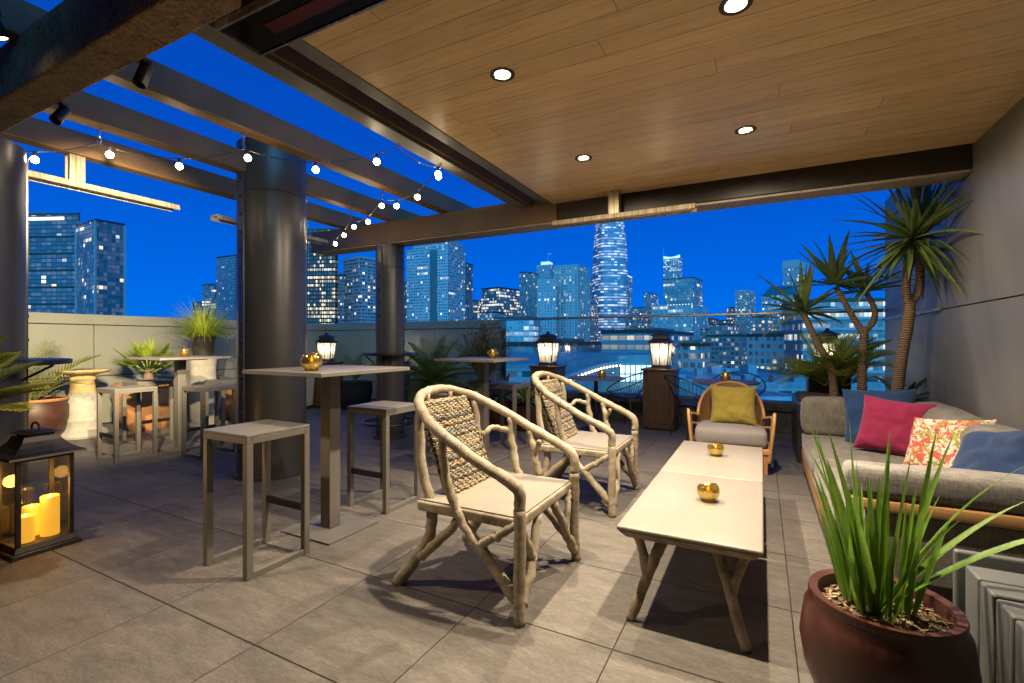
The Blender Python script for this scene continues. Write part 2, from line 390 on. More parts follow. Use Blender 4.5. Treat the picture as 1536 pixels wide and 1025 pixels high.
q = NT('reeded_pane'); q.n.remove(q.b); v_ = q.coord('Object', (1,1,0)); nn = q.noise(v_, 120, 2)
tl = q.new('ShaderNodeBsdfTranslucent'); q.put(tl.inputs[0], q.ramp(nn, [(.35,(.25,.23,.2)),(.65,(.7,.67,.6))])); tp = q.new('ShaderNodeBsdfTransparent'); tp.inputs[0].default_value = (.9,.88,.84,1)
gl = q.new('ShaderNodeBsdfGlossy'); gl.inputs['Roughness'].default_value = .1
m1 = q.new('ShaderNodeMixShader'); m1.inputs[0].default_value = .45; q.t.links.new(tl.outputs[0], m1.inputs[1]); q.t.links.new(tp.outputs[0], m1.inputs[2])
m2 = q.new('ShaderNodeMixShader'); m2.inputs[0].default_value = .06; q.t.links.new(m1.outputs[0], m2.inputs[1]); q.t.links.new(gl.outputs[0], m2.inputs[2]); q.t.links.new(m2.outputs[0], q.out.inputs[0]); M['reeded'] = q.m
q = NT('candle_wax'); tcw = q.new('ShaderNodeTexCoord'); spw = q.new('ShaderNodeSeparateXYZ'); q.t.links.new(tcw.outputs['Generated'], spw.inputs[0])
q.set(Base_Color=(.75,.5,.16), Emission_Color=(1,.47,.03), Emission_Strength=.75, Roughness=.5, Subsurface_Weight=.0); M['wax'] = q.m
M['flame'] = emit('flame_glow', (1,.62,.16), 14); M['flame_small'] = emit('tealight_flame', (1,.62,.16), 9)
M['bulb'] = emit('bulb_glow', (1,.80,.50), 70); M['lamp_bulb'] = emit('lantern_bulb', (1,.80,.52), 14)
M['lens'] = emit('downlight_lens', (1,.86,.66), 12); M['spot_lens'] = emit('spot_lens', (1,.88,.7), 10)
q = NT('heater_glass'); q.set(Base_Color=(.008,.006,.006), Roughness=.08); M['heater_glass'] = q.m
M['heater_refl'] = plain('heater_red_reflection', (.09,.006,.010), .3, 0, .2, 4)  # reddish reflection put into the colour
q = NT('heater_reflector'); v_ = q.coord('Object', (30,2,1)); n_ = q.noise(v_, 3, 3); q.set(Base_Color=q.ramp(n_, [(.35,(.22,.17,.1)),(.65,(.5,.43,.3))]), Metallic=.4, Roughness=.3); M['reflector'] = q.m
q = NT('cane_weave'); v_ = q.coord('Object'); ck = q.new('ShaderNodeTexChecker'); q.put(ck.inputs[0], v_); ck.inputs['Scale'].default_value = 90
q.set(Base_Color=q.mix(ck.outputs['Fac'], (.12,.055,.018), (.34,.18,.065)), Roughness=.5); q.bump(ck.outputs['Fac'], .4, .004); M['cane'] = q.m
M['rail'] = plain('steel_rail', (.38,.38,.38), .3, .9, .1, 10)
M['curb'] = plain('curb_panel', (.075,.068,.062), .5, .1, .15, 3)

# ------------------------------------------------------------------ deck and enclosure
CE = 2.69
d = MB().add([(-9.2,-3,0),(1.6,-3,0),(1.6,8.2,0),(-9.2,8.2,0)], [(0,1,2,3)]).build('terrace_floor', M['floor']); tag(d, kind='structure')
d = MB().box(-9.4,1.8,-3.2,8.4,-4.2,-.02).build('building_slab', M['curb']); tag(d, kind='structure')

# left and rear parapet walls
def parapet(name, label, x0, y0, x1, y1, n, h=1.65):
    # a panelled wall running from (x0,y0) to (x1,y1); its inside face is on the left of the run
    L = math.hypot(x1-x0, y1-y0)
    t = thing(name, label, 'wall', (x0,y0,0), math.atan2(y1-y0, x1-x0))
    MB().box(0,L,-.16,-.012,0,h-.15).build('core', M['seam'], t)
    for i in range(n):
        a, b = L*i/n+.005, L*(i+1)/n-.005
        MB().box(a,b,-.011,.012,.03,.73).box(a,b,-.011,.012,.742,h-.16).build('panel', M['parapet'], t, bev=.003)
    MB().box(0,L,-.18,.022,h-.148,h).build('cap', M['parapet'], t, bev=.006)
    return t
parapet('parapet_wall', 'long olive grey panelled parapet wall behind the birdbath and terracotta pots', -8.77, 7.62, -8.77, -3, 5)
parapet('parapet_wall', 'pale grey parapet wall at the back behind the cycad pot, ending at the glass', -4.2, 7.6, -8.74, 7.6, 3)

# right wall of big metal panels
t = thing('panel_wall', 'tall dark weathered metal panel wall behind the sofa', 'wall', (1.36,0,0))
MB().box(.03,.3,-3,7.46,0,2.95).build('core', M['seam'], t)
ys = [-3, -1.0, 1.05, 3.12, 5.2, 7.46]
for i in range(5):
    for z0, z1 in ((0,1.52),(1.53,2.72),(2.73,3.0)):
        MB().box(0,.025, ys[i]+.008, ys[i+1]-.008, z0, z1).build('panel', M['panel'], t)
MB().box(-.035,-.002,5.3,7.44,1.512,1.54).build('handrail', M['rail'], t, bev=.004)

# glass balustrade on its kerb
t = thing('glass_balustrade', 'clear glass balustrade with slim steel top rail on a dark kerb', 'balustrade', (0,7.46,0))
MB().box(-4.2,1.36,0,.2,0,.30).box(-4.2,1.36,-.06,.24,.302,.42).build('kerb', M['curb'], t, bev=.008)
xs = [-4.18,-2.82,-1.46,-.10,1.345]
for i in range(4):
    MB().add([(xs[i]+.008,.05,.42),(xs[i+1]-.008,.05,.42),(xs[i+1]-.008,.05,1.625),(xs[i]+.008,.05,1.625)], [(0,1,2,3)]).build('glass_pane', M['glass'], t)
MB().box(-4.2,1.35,.025,.075,1.622,1.66).build('top_rail', M['rail'], t, bev=.008)

# wooden ceiling with openings for the downlights
dl = [(-1.24,2.25),(-1.24,3.57),(-.10,3.61),(-.10,2.245)]
dl_hidden = []
t = thing('wood_ceiling', 'warm cedar plank ceiling with recessed downlights over the lounge', 'ceiling', (0,0,CE))
m = MB(); H = .044
X0, X1, Y0, Y1 = -1.94, 1.36, -2.6, 4.62
xb = sorted({X0, X1} | {x+s*H for x, y in dl+dl_hidden for s in (-1,1)}); yb = sorted({Y0, Y1} | {y+s*H for x, y in dl+dl_hidden for s in (-1,1)})
for i in range(len(xb)-1):
    for j in range(len(yb)-1):
        cx, cy = (xb[i]+xb[i+1])/2, (yb[j]+yb[j+1])/2
        if any(abs(cx-x) < H and abs(cy-y) < H for x, y in dl+dl_hidden): continue
        m.add([(xb[i],yb[j],0),(xb[i],yb[j+1],0),(xb[i+1],yb[j+1],0),(xb[i+1],yb[j],0)], [(0,1,2,3)])
m.build('planking', M['plank'], t)
MB().box(X0-.1,X0-.002,Y0,Y1,-.004,.11).build('edge_trim', M['trim'], t, bev=.003)
MB().box(X0-.1,X1+.3,Y0,Y1+.3,.12,.34).build('roof', M['bronze'], t)
for k, (x, y) in enumerate(dl+dl_hidden):
    lab = ['downlight nearest the pergola opening, above the front twig chair', 'downlight above the rear twig chair, closest to the heater bracket',
           'small far downlight in the middle of the ceiling, above the second coffee table', 'large downlight cut by the top edge of the photo', 'downlight out of view over the bar side', 'downlight out of view over the sofa side'][k]
    if k > 3:
        tl = None
    else:
        tl = thing('downlight', 'recessed '+lab, 'downlight', (x,y,CE), 0, 'downlights in the wooden ceiling')
        MB().lathe([(.046,-.004),(.066,-.006),(.068,-.002),(.064,.001)], 32, cap=False).build('trim_ring', M['bronze'], tl, smooth=True)
        MB().lathe([(.047,-.004),(.043,.02),(.030,.055)], 32, cap=False).build('reflector', M['chrome'], tl, smooth=True)
        MB().lathe([(.0,.016),(.036,.0165),(.037,.022),(0,.0225)], 24, cap=False).build('lens', M['lens'], tl, smooth=True)
    L = bpy.data.lights.new('downlight_lamp', 'SPOT'); L.energy = 250*(1 if k < 4 else .2); L.color = (1,.82,.60); L.spot_size = R(100); L.spot_blend = .7; L.shadow_soft_size = .028
    lo = bpy.data.objects.new('downlight_lamp', L); C.objects.link(lo)
    lo.location = (x,y,CE-.012) if not tl else (0,0,-.012)
    if tl: lo.parent = tl
    L2 = bpy.data.lights.new('downlight_spill', 'SPOT'); L2.energy = 62*(1 if k < 4 else .4); L2.color = (1,.82,.60); L2.spot_size = R(179); L2.spot_blend = .3; L2.shadow_soft_size = .028
    l2 = bpy.data.objects.new('downlight_spill', L2); C.objects.link(l2); l2.location = lo.location
    if tl: l2.parent = tl

# pergola
def beam(name, label, x0, x1, y0, y1, z0, z1, mat='beam', group='dark pergola beams'):
    t = MB().box(x0,x1,y0,y1,z0,z1).build(name, M[mat], bev=.012); return tag(t, label, 'beam', group)
BT, BH = 2.775, 2.965
t = thing('edge_beam', 'long dark beam along the open edge of the wooden ceiling', 'beam', (-2.18,0,0), 0, 'dark pergola beams')
MB().box(-.14,.0,-2.6,4.9,2.70,3.02).build('web', M['beam'], t, bev=.004)
MB().box(-.15,-.02,-2.6,4.52,2.672,2.698).build('flange', M['trim'], t, bev=.004)
beam('pergola_beam', 'nearest sloping pergola beam passing in front of the big riveted column top', -3.405, -3.275, -1.5, 6.0, BT, BH)
beam('pergola_beam', 'middle pergola beam running into the big riveted column', -4.24, -4.11, -1.5, 5.2, BT, BH)
beam('pergola_beam', 'outermost pergola beam carrying the two slim strip heaters', -5.06, -4.93, -1.5, 5.0, BT, BH)
beam('front_beam', 'rough stucco covered brown beam crossing the upper left corner overhead', -6.3, -1.75, .965, 1.13, 2.52, 2.80, 'stucco')
t = thing('cross_beam', 'broad brown cross beam resting on the slim rear column', 'beam', (0,4.62,0), 0, 'dark pergola beams')
MB().box(-5.62,-1.9,0,.30,2.51,2.774).build('web', M['beam'], t, bev=.006)
MB().box(-5.60,-1.92,.02,.28,2.494,2.509).build('soffit', M['stone_soffit'], t)
t = thing('header_beam', 'very dark header beam under the far edge of the wooden ceiling', 'beam', (0,4.64,0), 0, 'dark pergola beams')
MB().box(-1.89,1.36,0,.26,2.515,2.80).build('web', M['bronze'], t, bev=.006)
MB().box(-1.88,1.355,.015,.25,2.494,2.513).build('soffit', M['stone_soffit'], t)

# riveted columns
def column(label, x, y, r, top, ring, rot=0):
    t = thing('riveted_column', label, 'column', (x,y,0), rot, 'riveted steel columns')
    MB().lathe([(r+.03,0),(r+.03,.03),(r,.032),(r,top)], 64).build('shaft', M['column'], t, smooth=True)
    for z in (ring):
        MB().lathe([(r,z),(r+.006,z+.004),(r+.006,z+.012),(r,z+.016)], 64, cap=False).build('seam_ring', M['column'], t, smooth=True)
    for s in (-1,1):
        fl = MB().box(-.035,.035, s*(r+.002)-.012, s*(r+.002)+.012, .035, top-.02).build('flange', M['column'], t, bev=.003)
        n = int((top-.2)/.163)
        for k in range(n):
            pr = [(.0165*math.cos(a), .015*math.sin(a)) for a in [0,.4,.8,1.2]]+[(0,.015)]
            mm = MB().lathe(pr, 10, cap=False); mm.xf(Matrix.Translation((0,s*(r+.013),.12+k*.163)) @ Matrix.Rotation(-s*PI/2, 4, 'X'))
            mm.build('rivet', M['bronze'], fl, smooth=True)
    return t
column('massive round riveted steel column in the middle of the bar area', -4.16, 2.98, .30, 3.09, [2.62])
column('slim riveted column with a bar ring, carrying the cross beam', -4.32, 4.79, .184, 2.492, [2.2])
column('riveted column cut by the left edge under the stucco beam', -4.46, 1.03, .30, 2.518, [])
def ring_shelf(label, x, y, r_in, r_out, z, foot):
    t = thing('ring_shelf', label, 'shelf', (x,y,0), 0, 'round drink shelves on columns')
    MB().lathe([(r_in+.012,z-.03),(r_out-.006,z-.03),(r_out,z-.024),(r_out,z-.004),(r_out-.006,z),(r_in+.012,z),(r_in+.012,z-.03)], 48, cap=False).build('top', M['black'], t, smooth=True)
    for k in range(4):
        a = PI/4+k*PI/2; c, s = math.cos(a), math.sin(a)
        MB().tube([((r_out-.05)*c,(r_out-.05)*s,z-.035),((r_in+.02)*c,(r_in+.02)*s,z-.13)], .008, 8).build('bracket', M['black'], t)
    if foot:
        pts = [((r_out-.02)*math.cos(a), (r_out-.02)*math.sin(a), .20) for a in [2*PI*k/40 for k in range(40)]]
        MB().tube(pts, .016, 8, True).build('foot_ring', M['black'], t, smooth=True)
        for k in range(4):
            a = k*PI/2+.4; c, s = math.cos(a), math.sin(a)
            MB().tube([((r_out-.02)*c,(r_out-.02)*s,.2),((r_in+.02)*c,(r_in+.02)*s,.2)], .009, 8).build('spoke', M['black'], t)
ring_shelf('black round drink shelf and foot ring around the slim rear column', -4.32, 4.79, .184, .36, 1.10, True)
ring_shelf('dark round drink shelf around the column at the left edge', -4.46, 1.03, .30, .53, 1.13, False)

# heaters
t = thing('panel_heater', 'flat black glass infrared heater under the front beam beside the wooden ceiling', 'heater', (-2.02,1.19,2.555))
MB().box(0,1.7,0,.2,.02,.07).build('housing', M['bronze'], t, bev=.004)
MB().box(.008,1.69,.010,.19,.0,.019).build('glass_face', M['heater_glass'], t)
MB().box(.2,1.5,.07,.13,-.003,-.001).build('reflection_strip', M['heater_refl'], t)  # dark red strip painted for the reddish reflection in the glass
MB().box(-.004,1.7,-.005,.006,-.006,.03).box(-.004,1.7,.192,.203,-.006,.03).box(-.006,.006,.007,.191,-.006,.03).build('frame', M['chrome'], t)
MB().box(.25,.33,.03,.17,.072,.13).box(1.35,1.43,.03,.17,.072,.13).build('bracket', M['bronze'], t)
def strip_heater(label, x, y, z, L, rz, drop):
    t = thing('strip_heater', label, 'heater', (x,y,z), rz, 'slim strip heaters hung from beams')
    m = MB()
    prof = [(-.07,0),(-.055,.045),(.055,.045),(.07,0),(.062,-.004),(.045,.03),(-.045,.03),(-.062,-.004)]
    n = len(prof); vs = [(0,a,b) for a,b in prof]+[(L,a,b) for a,b in prof]
    m.add(vs, [(k,(k+1)%n,n+(k+1)%n,n+k) for k in range(n)]+[(0,7,6,1),(1,6,5,2),(2,5,4,3),(n+1,n+6,n+7,n),(n+2,n+5,n+6,n+1),(n+3,n+4,n+5,n+2)])
    m.build('housing', M['reflector'], t)
    MB().tube([(.04,0,.012),(L-.04,0,.012)], .012, 10).build('tube', M['chrome'], t, smooth=True)
    MB().box(L*.42,L*.42+.1,-.045,-.039,.047,drop).box(L*.42,L*.42+.1,.039,.045,.047,drop).box(L*.42,L*.42+.1,-.039,.039,drop-.008,drop).build('bracket', M['reflector'], t)
    return t
strip_heater('slim metal strip heater hung left of the big column', -4.995, 1.16, 2.51, 1.4, PI/2, .26)
strip_heater('slim metal strip heater half hidden behind the big column', -4.995, 2.92, 2.51, 1.4, PI/2, .26)
strip_heater('long slim strip heater under the dark header beam', -1.87, 4.50, 2.42, 1.35, 0, .26)

# small spotlights under the beams
def spot(label, x, y, z, tilt, rz, lit):
    t = thing('spotlight', label, 'spotlight', (x,y,z), rz, 'black tube spotlights'); t.scale = (.72,.72,.72)
    MB().box(-.03,.03,-.03,.03,.0,.02).tube([(0,0,0),(0,0,-.05)], .010, 8).build('bracket', M['black'], t)
    Mx = Matrix.Translation((0,0,-.06)) @ Matrix.Rotation(tilt, 4, 'X')
    m = MB().lathe([(.010,.06),(.036,.055),(.038,-.09),(.036,-.095),(.031,-.09),(.031,-.06)], 24, cap=False); m.xf(Mx); m.build('housing', M['black'], t, smooth=True)
    m = MB().lathe([(0,-.085 if lit else -.06),(.031,-.085 if lit else -.06)], 24, cap=False); m.xf(Mx); m.build('lens', M['spot_lens'] if lit else M['black'], t)
    return t
spot('black tube spotlight under the stucco beam, nearest the panel heater', -2.52, 1.155, 2.53, R(-18), R(8), False)
spot('black tube spotlight under the stucco beam, close to the left column', -3.37, 1.155, 2.53, R(-35), R(30), False)
spot('glowing tube spotlight in the extreme upper left corner', -3.0, .80, 2.70, R(20), R(-20), True)
def lamp(name, typ, loc, energy, col, target=None, size=60, blend=.5, soft=.03):
    L = bpy.data.lights.new(name, typ); L.energy = energy; L.color = col; L.shadow_soft_size = soft
    if typ == 'SPOT': L.spot_size = R(size); L.spot_blend = blend
    o = bpy.data.objects.new(name, L); C.objects.link(o); o.location = loc
    if target:
        o.rotation_euler = (Vector(target)-Vector(loc)).to_track_quat('-Z', 'Y').to_euler()
    return o
lamp('spotlight_lamp', 'SPOT', (-3.37,1.38,2.44), 1500, (1,.80,.48), (-8.2,3.4,1.1), 64, 1.0)
lamp('spotlight_lamp', 'SPOT', (-2.54,1.22,2.38), 1900, (1,.80,.50), (-8.3,3.3,.7), 33, 1.0)
lamp('spotlight_lamp', 'SPOT', (-3.0,.74,2.52), 160, (1,.8,.55), (-2.4,1.2,0), 90, .8)

# string of bulbs
hooks = [(-5.0,1.0,2.66),(-4.18,1.64,2.66),(-3.34,2.16,2.65),(-2.3,2.64,2.64),(-2.27,3.1,2.64),(-3.34,3.6,2.67),(-4.18,3.98,2.63),(-4.98,4.3,2.53)]
t = thing('string_light', 'festoon string of round glowing bulbs zigzagging between the pergola beams', 'string lights', (0,0,0))
spans = []
for i in range(len(hooks)-1):
    a, b = Vector(hooks[i]), Vector(hooks[i+1]); sag = .09*(b-a).length
    spans.append(lambda s, a=a, b=b, g=sag: a.lerp(b, s)-Vector((0,0,4*g*s*(1-s))))
m = MB()
for f in spans: m.tube([f(k/12) for k in range(13)], .004, 6)
m.build('cable', M['chrome'], t, smooth=True)
for (x,y,z) in hooks[1:7]:
    top = 2.672 if x > -2.5 else BT
    mm = MB(); k = 0; zz = z
    while zz < top-.005:
        z2 = min(zz+.04, top)
        off = .010
        pts = [(x+(off*math.cos(a) if k%2 else 0), y+(0 if k%2 else off*math.cos(a)), (zz+z2)/2+(z2-zz)*.62*math.sin(a)) for a in [2*PI*j/10 for j in range(10)]]
        mm.tube(pts, .0036, 5, True); zz = z2; k += 1
    mm.build('chain', M['chrome'], t, smooth=True)
bl = [(0,.62),(1,.07),(1,.55),(2,.03),(2,.47),(2,.86),(3,.93),(4,.03),(4,.35),(4,.72),(5,.03),(5,.42),(5,.88),(6,.22),(6,.55)]
for i, s in bl:
    p = spans[i](s)
    sk = MB().lathe([(.009,0),(.011,-.012),(.014,-.03),(.012,-.034)], 12).build('socket', M['bronze'], t, smooth=True, loc=p)
    pr = [(.012,-.034)]+[(.023*math.sin(a), -.054+.023*math.cos(a)) for a in [.5+ (PI-.5)*j/9 for j in range(10)]]
    MB().lathe(pr, 18, cap=False).build('bulb', M['bulb'], sk, smooth='all')

# ------------------------------------------------------------------ bar tables and stools
def bar_table():
    t = thing('bar_table', 'taupe square bar table nearest the camera with a gold candle bowl on it', 'bar table', (-2.57,2.27,0), 0, 'taupe square bar tables')
    MB().box(-.36,.36,-.385,.385,1.045,1.07).build('top', M['taupe_top'], t, bev=.003)
    MB().box(-.045,.045,-.045,.045,.013,1.03).build('pole', M['taupe'], t, bev=.004)
    MB().box(-.2,.2,-.2,.2,1.031,1.044).build('top_plate', M['taupe'], t)
    MB().box(-.225,.225,-.21,.21,0,.012).build('base_plate', M['taupe'], t, bev=.002)
    return t
bt = bar_table()
bt2 = dup(bt, 'taupe square bar table in front of the cycad, half hidden by the front twig chair', (-2.65,4.38,0))
bt3 = dup(bt, 'taupe square bar table among the potted plants on the far left', (-6.10,3.17,0), 0)
def bar_stool():
    t = thing('bar_stool', 'nearest taupe bar stool, in front of the near bar table', 'bar stool', (-2.57,1.75,0), 0, 'open frame taupe bar stools')
    w = .195; b = .018
    MB().box(-w,w,-w,w,.745,.76).build('seat', M['taupe_top'], t, bev=.003)
    MB().box(-w,w,-w,-w+.03,.71,.744).box(-w,w,w-.03,w,.71,.744).box(-w,-w+.03,-w+.031,w-.031,.71,.744).box(w-.03,w,-w+.031,w-.031,.71,.744).build('seat_frame', M['taupe'], t, bev=.002)
    for sx in (-1,1):
        for sy in (-1,1):
            MB().cbox((sx*(w-b),sy*(w-b),.355),(.036,.036,.708)).build('leg', M['taupe'], t, bev=.002)
        MB().box(sx*(w-b)-.018,sx*(w-b)+.018,-w+.037,w-.037,.0,.03).build('runner', M['taupe'], t, bev=.002)
    MB().box(-w+.037,w-.037,w-.028,w-.008,.25,.29).build('foot_rest', M['black'], t)
    return t
st = bar_stool()
for lab, x, y, rz in [
    ('taupe bar stool just right of the near bar table pole, beyond that table', -2.60, 2.82, PI),
    ('taupe bar stool half hidden behind the left side of the front twig chair', -2.67, 3.80, 0),
    ('taupe bar stool in front of the bright green succulent', -2.65, 4.95, PI),
    ('foremost taupe bar stool of the far left table, before the big terracotta pot', -6.05, 2.62, PI),
    ('taupe bar stool of the far left table standing closest to the big riveted column', -5.45, 3.14, PI/2),
    ('taupe bar stool hard against the big terracotta pot', -6.82, 3.17, -PI/2),
    ('taupe bar stool behind the far left table, beside the smaller terracotta pot', -6.10, 3.75, 0)]:
    dup(st, lab, (x,y,0), rz)

# ------------------------------------------------------------------ candle bowls
def candle_bowl(label, x, y, z, s=1, rz=0, first=[None]):
    if first[0] is None:
        t = thing('candle_bowl', label, 'candle holder', (x,y,z), rz, 'gold tealight bowls')
        m = MB(); n = 32; vs = []; fs = []; K = 12; rr = .056; zc = .052
        for k in range(n):
            a = 2*PI*k/n
            top = 2.25-.32*math.cos(a-2.2)          # slanted mouth
            for j in range(K+1):
                th = .55+(top-.55)*j/K
                vs.append((rr*math.sin(th)*math.cos(a), rr*math.sin(th)*math.sin(a), zc-rr*math.cos(th)))
        N = len(vs)
        for k in range(n):
            a = 2*PI*k/n; top = 2.25-.32*math.cos(a-2.2)
            for j in range(K+1):
                th = .55+(top-.55)*j/K; r2 = rr-.004
                vs.append((r2*math.sin(th)*math.cos(a), r2*math.sin(th)*math.sin(a), zc-r2*math.cos(th)))
        for k in range(n):
            l = (k+1)%n
            for j in range(K):
                fs.append((k*(K+1)+j, l*(K+1)+j, l*(K+1)+j+1, k*(K+1)+j+1))
                fs.append((N+k*(K+1)+j+1, N+l*(K+1)+j+1, N+l*(K+1)+j, N+k*(K+1)+j))
            fs.append((k*(K+1)+K, l*(K+1)+K, N+l*(K+1)+K, N+k*(K+1)+K))
        m.add(vs, fs).build('bowl', M['brass'], t, smooth=True)
        MB().lathe([(0,0),(.034,.0),(.038,.003),(.030,.007),(0,.008)], 24, cap=False).build('foot', M['brass'], t, smooth=True)
        cd = MB().lathe([(0,.012),(.02,.012),(.021,.045),(0,.043)], 20, cap=False).build('candle', M['wax'], t, smooth=True)
        MB().lathe([(.0,.046),(.006,.052),(.007,.060),(.004,.072),(0,.084)], 12, cap=False).build('flame', M['flame_small'], cd, smooth=True)
        first[0] = t
        return t
    c = dup(first[0], label, (x,y,z), rz); c.scale = (s,s,s); return c
candle_bowl('gold candle bowl in the middle of the front coffee table', -.25, 2.68, .421)
candle_bowl('gold candle bowl on the rear coffee table before the armchair', -.30, 3.76, .421, 1, .4)
candle_bowl('gold candle bowl on the near taupe bar table', -2.45, 2.02, 1.071, 1.15, .9)
candle_bowl('gold candle bowl on the far left bar table below the grass pot', -6.22, 3.28, 1.071, 1.15, 2)
candle_bowl('gold candle bowl on the bar table in front of the cycad', -2.63, 4.55, 1.071, 1.1, 1.5)
candle_bowl('gold candle bowl on the small round table behind the rear twig chair', -2.02, 6.60, .741, 1.15, .2)
candle_bowl('gold candle bowl on the round table behind the mustard cushion', -.42, 6.72, .741, 1.15, 2.5)

# ------------------------------------------------------------------ coffee tables
def coffee_table():
    t = thing('coffee_table', 'front cream coffee table with forked branch legs', 'coffee table', (-.29,2.645,0), 0, 'cream coffee tables with branch legs')
    a, b = .295, .52
    m = MB().frustum((0,0), a-.035, b-.035, .362, a-.004, b-.004, .398)
    m.build('apron', M['drift'], t, bev=.006)
    MB().box(-a,a,-b,b,.399,.42).build('top', M['cream'], t, bev=.009, seg=3)
    for sx in (-1,1):
        for sy in (-1,1):
            foot = (sx*.235, sy*.50, 0); fork = (sx*.155, sy*.415, .235)
            m = MB()
            r_ = random.Random(int(sx*3+sy*7+20))
            pts = cat_rom([foot, (sx*.205+r_.uniform(-.01,.01), sy*.475, .09), fork, (sx*.13, sy*.38, .30), (sx*.10, sy*.34, .37)], 5)
            m.tube(pts, [.021+.008*(i/len(pts))+r_.uniform(-.002,.002) for i in range(len(pts))], 10)
            pts = cat_rom([(sx*.175, sy*.43, .19), (sx*.20, sy*.40, .27), (sx*.245, sy*.37, .37)], 5)
            m.tube(pts, [.024-.003*i/len(pts)+r_.uniform(-.002,.002) for i in range(len(pts))], 10)
            m.build('leg', M['drift'], t, smooth='all')
    return t
ct = coffee_table()
dup(ct, 'rear cream coffee table pushed end to end, nearest the armchair', (-.29,3.70,0), PI)

# ------------------------------------------------------------------ twig armchairs
def twig(m, pts, r0, r1, seed, per=6, n=10, jit=.006):
    r_ = random.Random(seed)
    p = cat_rom(pts, per); k = len(p)
    q2 = [v+Vector((r_.uniform(-jit,jit), r_.uniform(-jit,jit), r_.uniform(-jit,jit)))*(0 if i in (0,k-1) else 1) for i, v in enumerate(p)]
    m.tube(q2, [lerp(r0,r1,i/(k-1))*(1+r_.uniform(-.06,.06)) for i in range(k)], n)
    return m
def twig_chair():
    t = thing('twig_armchair', 'front driftwood twig armchair with a striped woven back pad, closest to the camera', 'armchair', (-1.27,2.235,0), 0, 'driftwood twig armchairs')
    m = MB(); m.box(-.27,.31,-.335,.335,.40,.452); m.build('seat', M['drift'], t, bev=.012, seg=3)
    MB().box(-.26,.30,-.325,.325,.4535,.459).build('seat_top', M['cream'], t, bev=.002)
    # arched top rail that comes down as the front posts
    arc = [(.315,-.345,.50),(.315,-.35,.585),(.25,-.36,.635),(.06,-.365,.72),(-.16,-.34,.83),(-.33,-.24,.925),(-.40,-.09,.965),(-.40,.09,.965),(-.33,.24,.925),(-.16,.34,.83),(.06,.365,.72),(.25,.36,.635),(.315,.35,.585),(.315,.345,.50)]
    twig(MB(), arc, .027, .027, 3, 5, 14, .0025).build('arm_rail', M['drift'], t, smooth='all')
    for s in (-1,1):
        twig(MB(), [(.325,s*.36,0),(.315,s*.35,.15),(.318,s*.347,.35),(.315,s*.345,.50)], .027, .0285, 5+s, 5, 14, .0025).build('leg', M['drift'], t, smooth='all')
        lg = MB()
        twig(lg, [(-.40,s*.33,0),(-.30,s*.30,.14),(-.22,s*.285,.28),(-.225,s*.28,.44),(-.28,s*.285,.62),(-.31,s*.26,.89)], .033, .022, 8+s, 5, 14, .004)
        twig(lg, [(-.30,s*.30,.14),(-.15,s*.30,.26),(-.02,s*.30,.41)], .028, .020, 18+s)
        lg.build('leg', M['drift'], t, smooth='all')
        br = MB()   # side bracing: long diagonal from the front foot to the back, short fork under the arm
        twig(br, [(.305,s*.35,.10),(.12,s*.345,.28),(-.02,s*.335,.43),(-.08,s*.345,.60),(-.10,s*.35,.79)], .027, .021, 28+s)
        twig(br, [(.10,s*.345,.30),(.20,s*.34,.36),(.29,s*.335,.43)], .022, .018, 38+s)
        br.build('side_brace', M['drift'], t, smooth='all')
        fb = MB()
        twig(fb, [(.32,s*.33,.07),(.315,s*.22,.20),(.295,s*.10,.40)], .027, .021, 48+s)
        twig(fb, [(.315,s*.20,.22),(.31,s*.25,.31),(.30,s*.30,.41)], .020, .017, 58+s)
        fb.build('front_brace', M['drift'], t, smooth='all')
    sp = MB()
    twig(sp, [(-.25,.12,.45),(-.33,.13,.70),(-.38,.11,.955)], .020, .016, 71)
    twig(sp, [(-.25,-.10,.45),(-.34,-.12,.72),(-.385,-.10,.955)], .020, .016, 72)
    twig(sp, [(-.30,.02,.60),(-.345,.0,.76),(-.35,-.03,.90)], .02, .008, 73)
    sp.build('back_spindle', M['drift'], t, smooth='all')
    tw = MB(); twig(tw, [(-.10,.35,.70),(-.16,.27,.73),(-.21,.20,.70)], .018, .015, 74); twig(tw, [(.10,.34,.455),(.06,.345,.60),(.04,.36,.72)], .022, .020, 75); twig(tw, [(.065,.345,.58),(.10,.33,.64),(.12,.31,.66)], .018, .014, 76)
    tw.build('twig_stub', M['drift'], t, smooth='all')
    # woven pad, tilted back: rows of thick rope
    pad = thing('back_pad', None, None, (-.155,0,.462)); pad.parent = t
    rows = 38
    for tone, mt in ((0,'rope_tan'),(1,'rope_grey'),(2,'rope_dark')):
        m = MB(); r_ = random.Random(90+tone)
        for i in range(rows):
            if [0,0,1,0,2,0,1,1,0,2,0,0,2,1,0,1,0][i % 17] != tone: continue
            z = .009+i*.0120; x = -.42*z-.02
            for dx in (0,.03):
                pts = []; rad = []
                for k in range(34):
                    y = -.215+.43*k/33
                    pts.append((x+dx+.006*math.sin(k*1.9+i*2.1)+r_.uniform(-.003,.003)+.02*(1-(y/.215)**2)*(.6 if dx else -.3), y, z+.0032*math.sin(k*1.0+i*.6)+r_.uniform(-.002,.002)))
                    rad.append(.0076+.0020*math.sin(k*2.9+i*2.3)+r_.uniform(-.001,.001))
                m.tube(pts, rad, 7)
        m.build('weave', M[mt], t, smooth='all').location = pad.location
    bpy.data.objects.remove(pad)
    return t
tc_ = twig_chair()
dup(tc_, 'rear driftwood twig armchair with a striped woven back pad, beside the second coffee table', (-1.27,3.70,0), 0)

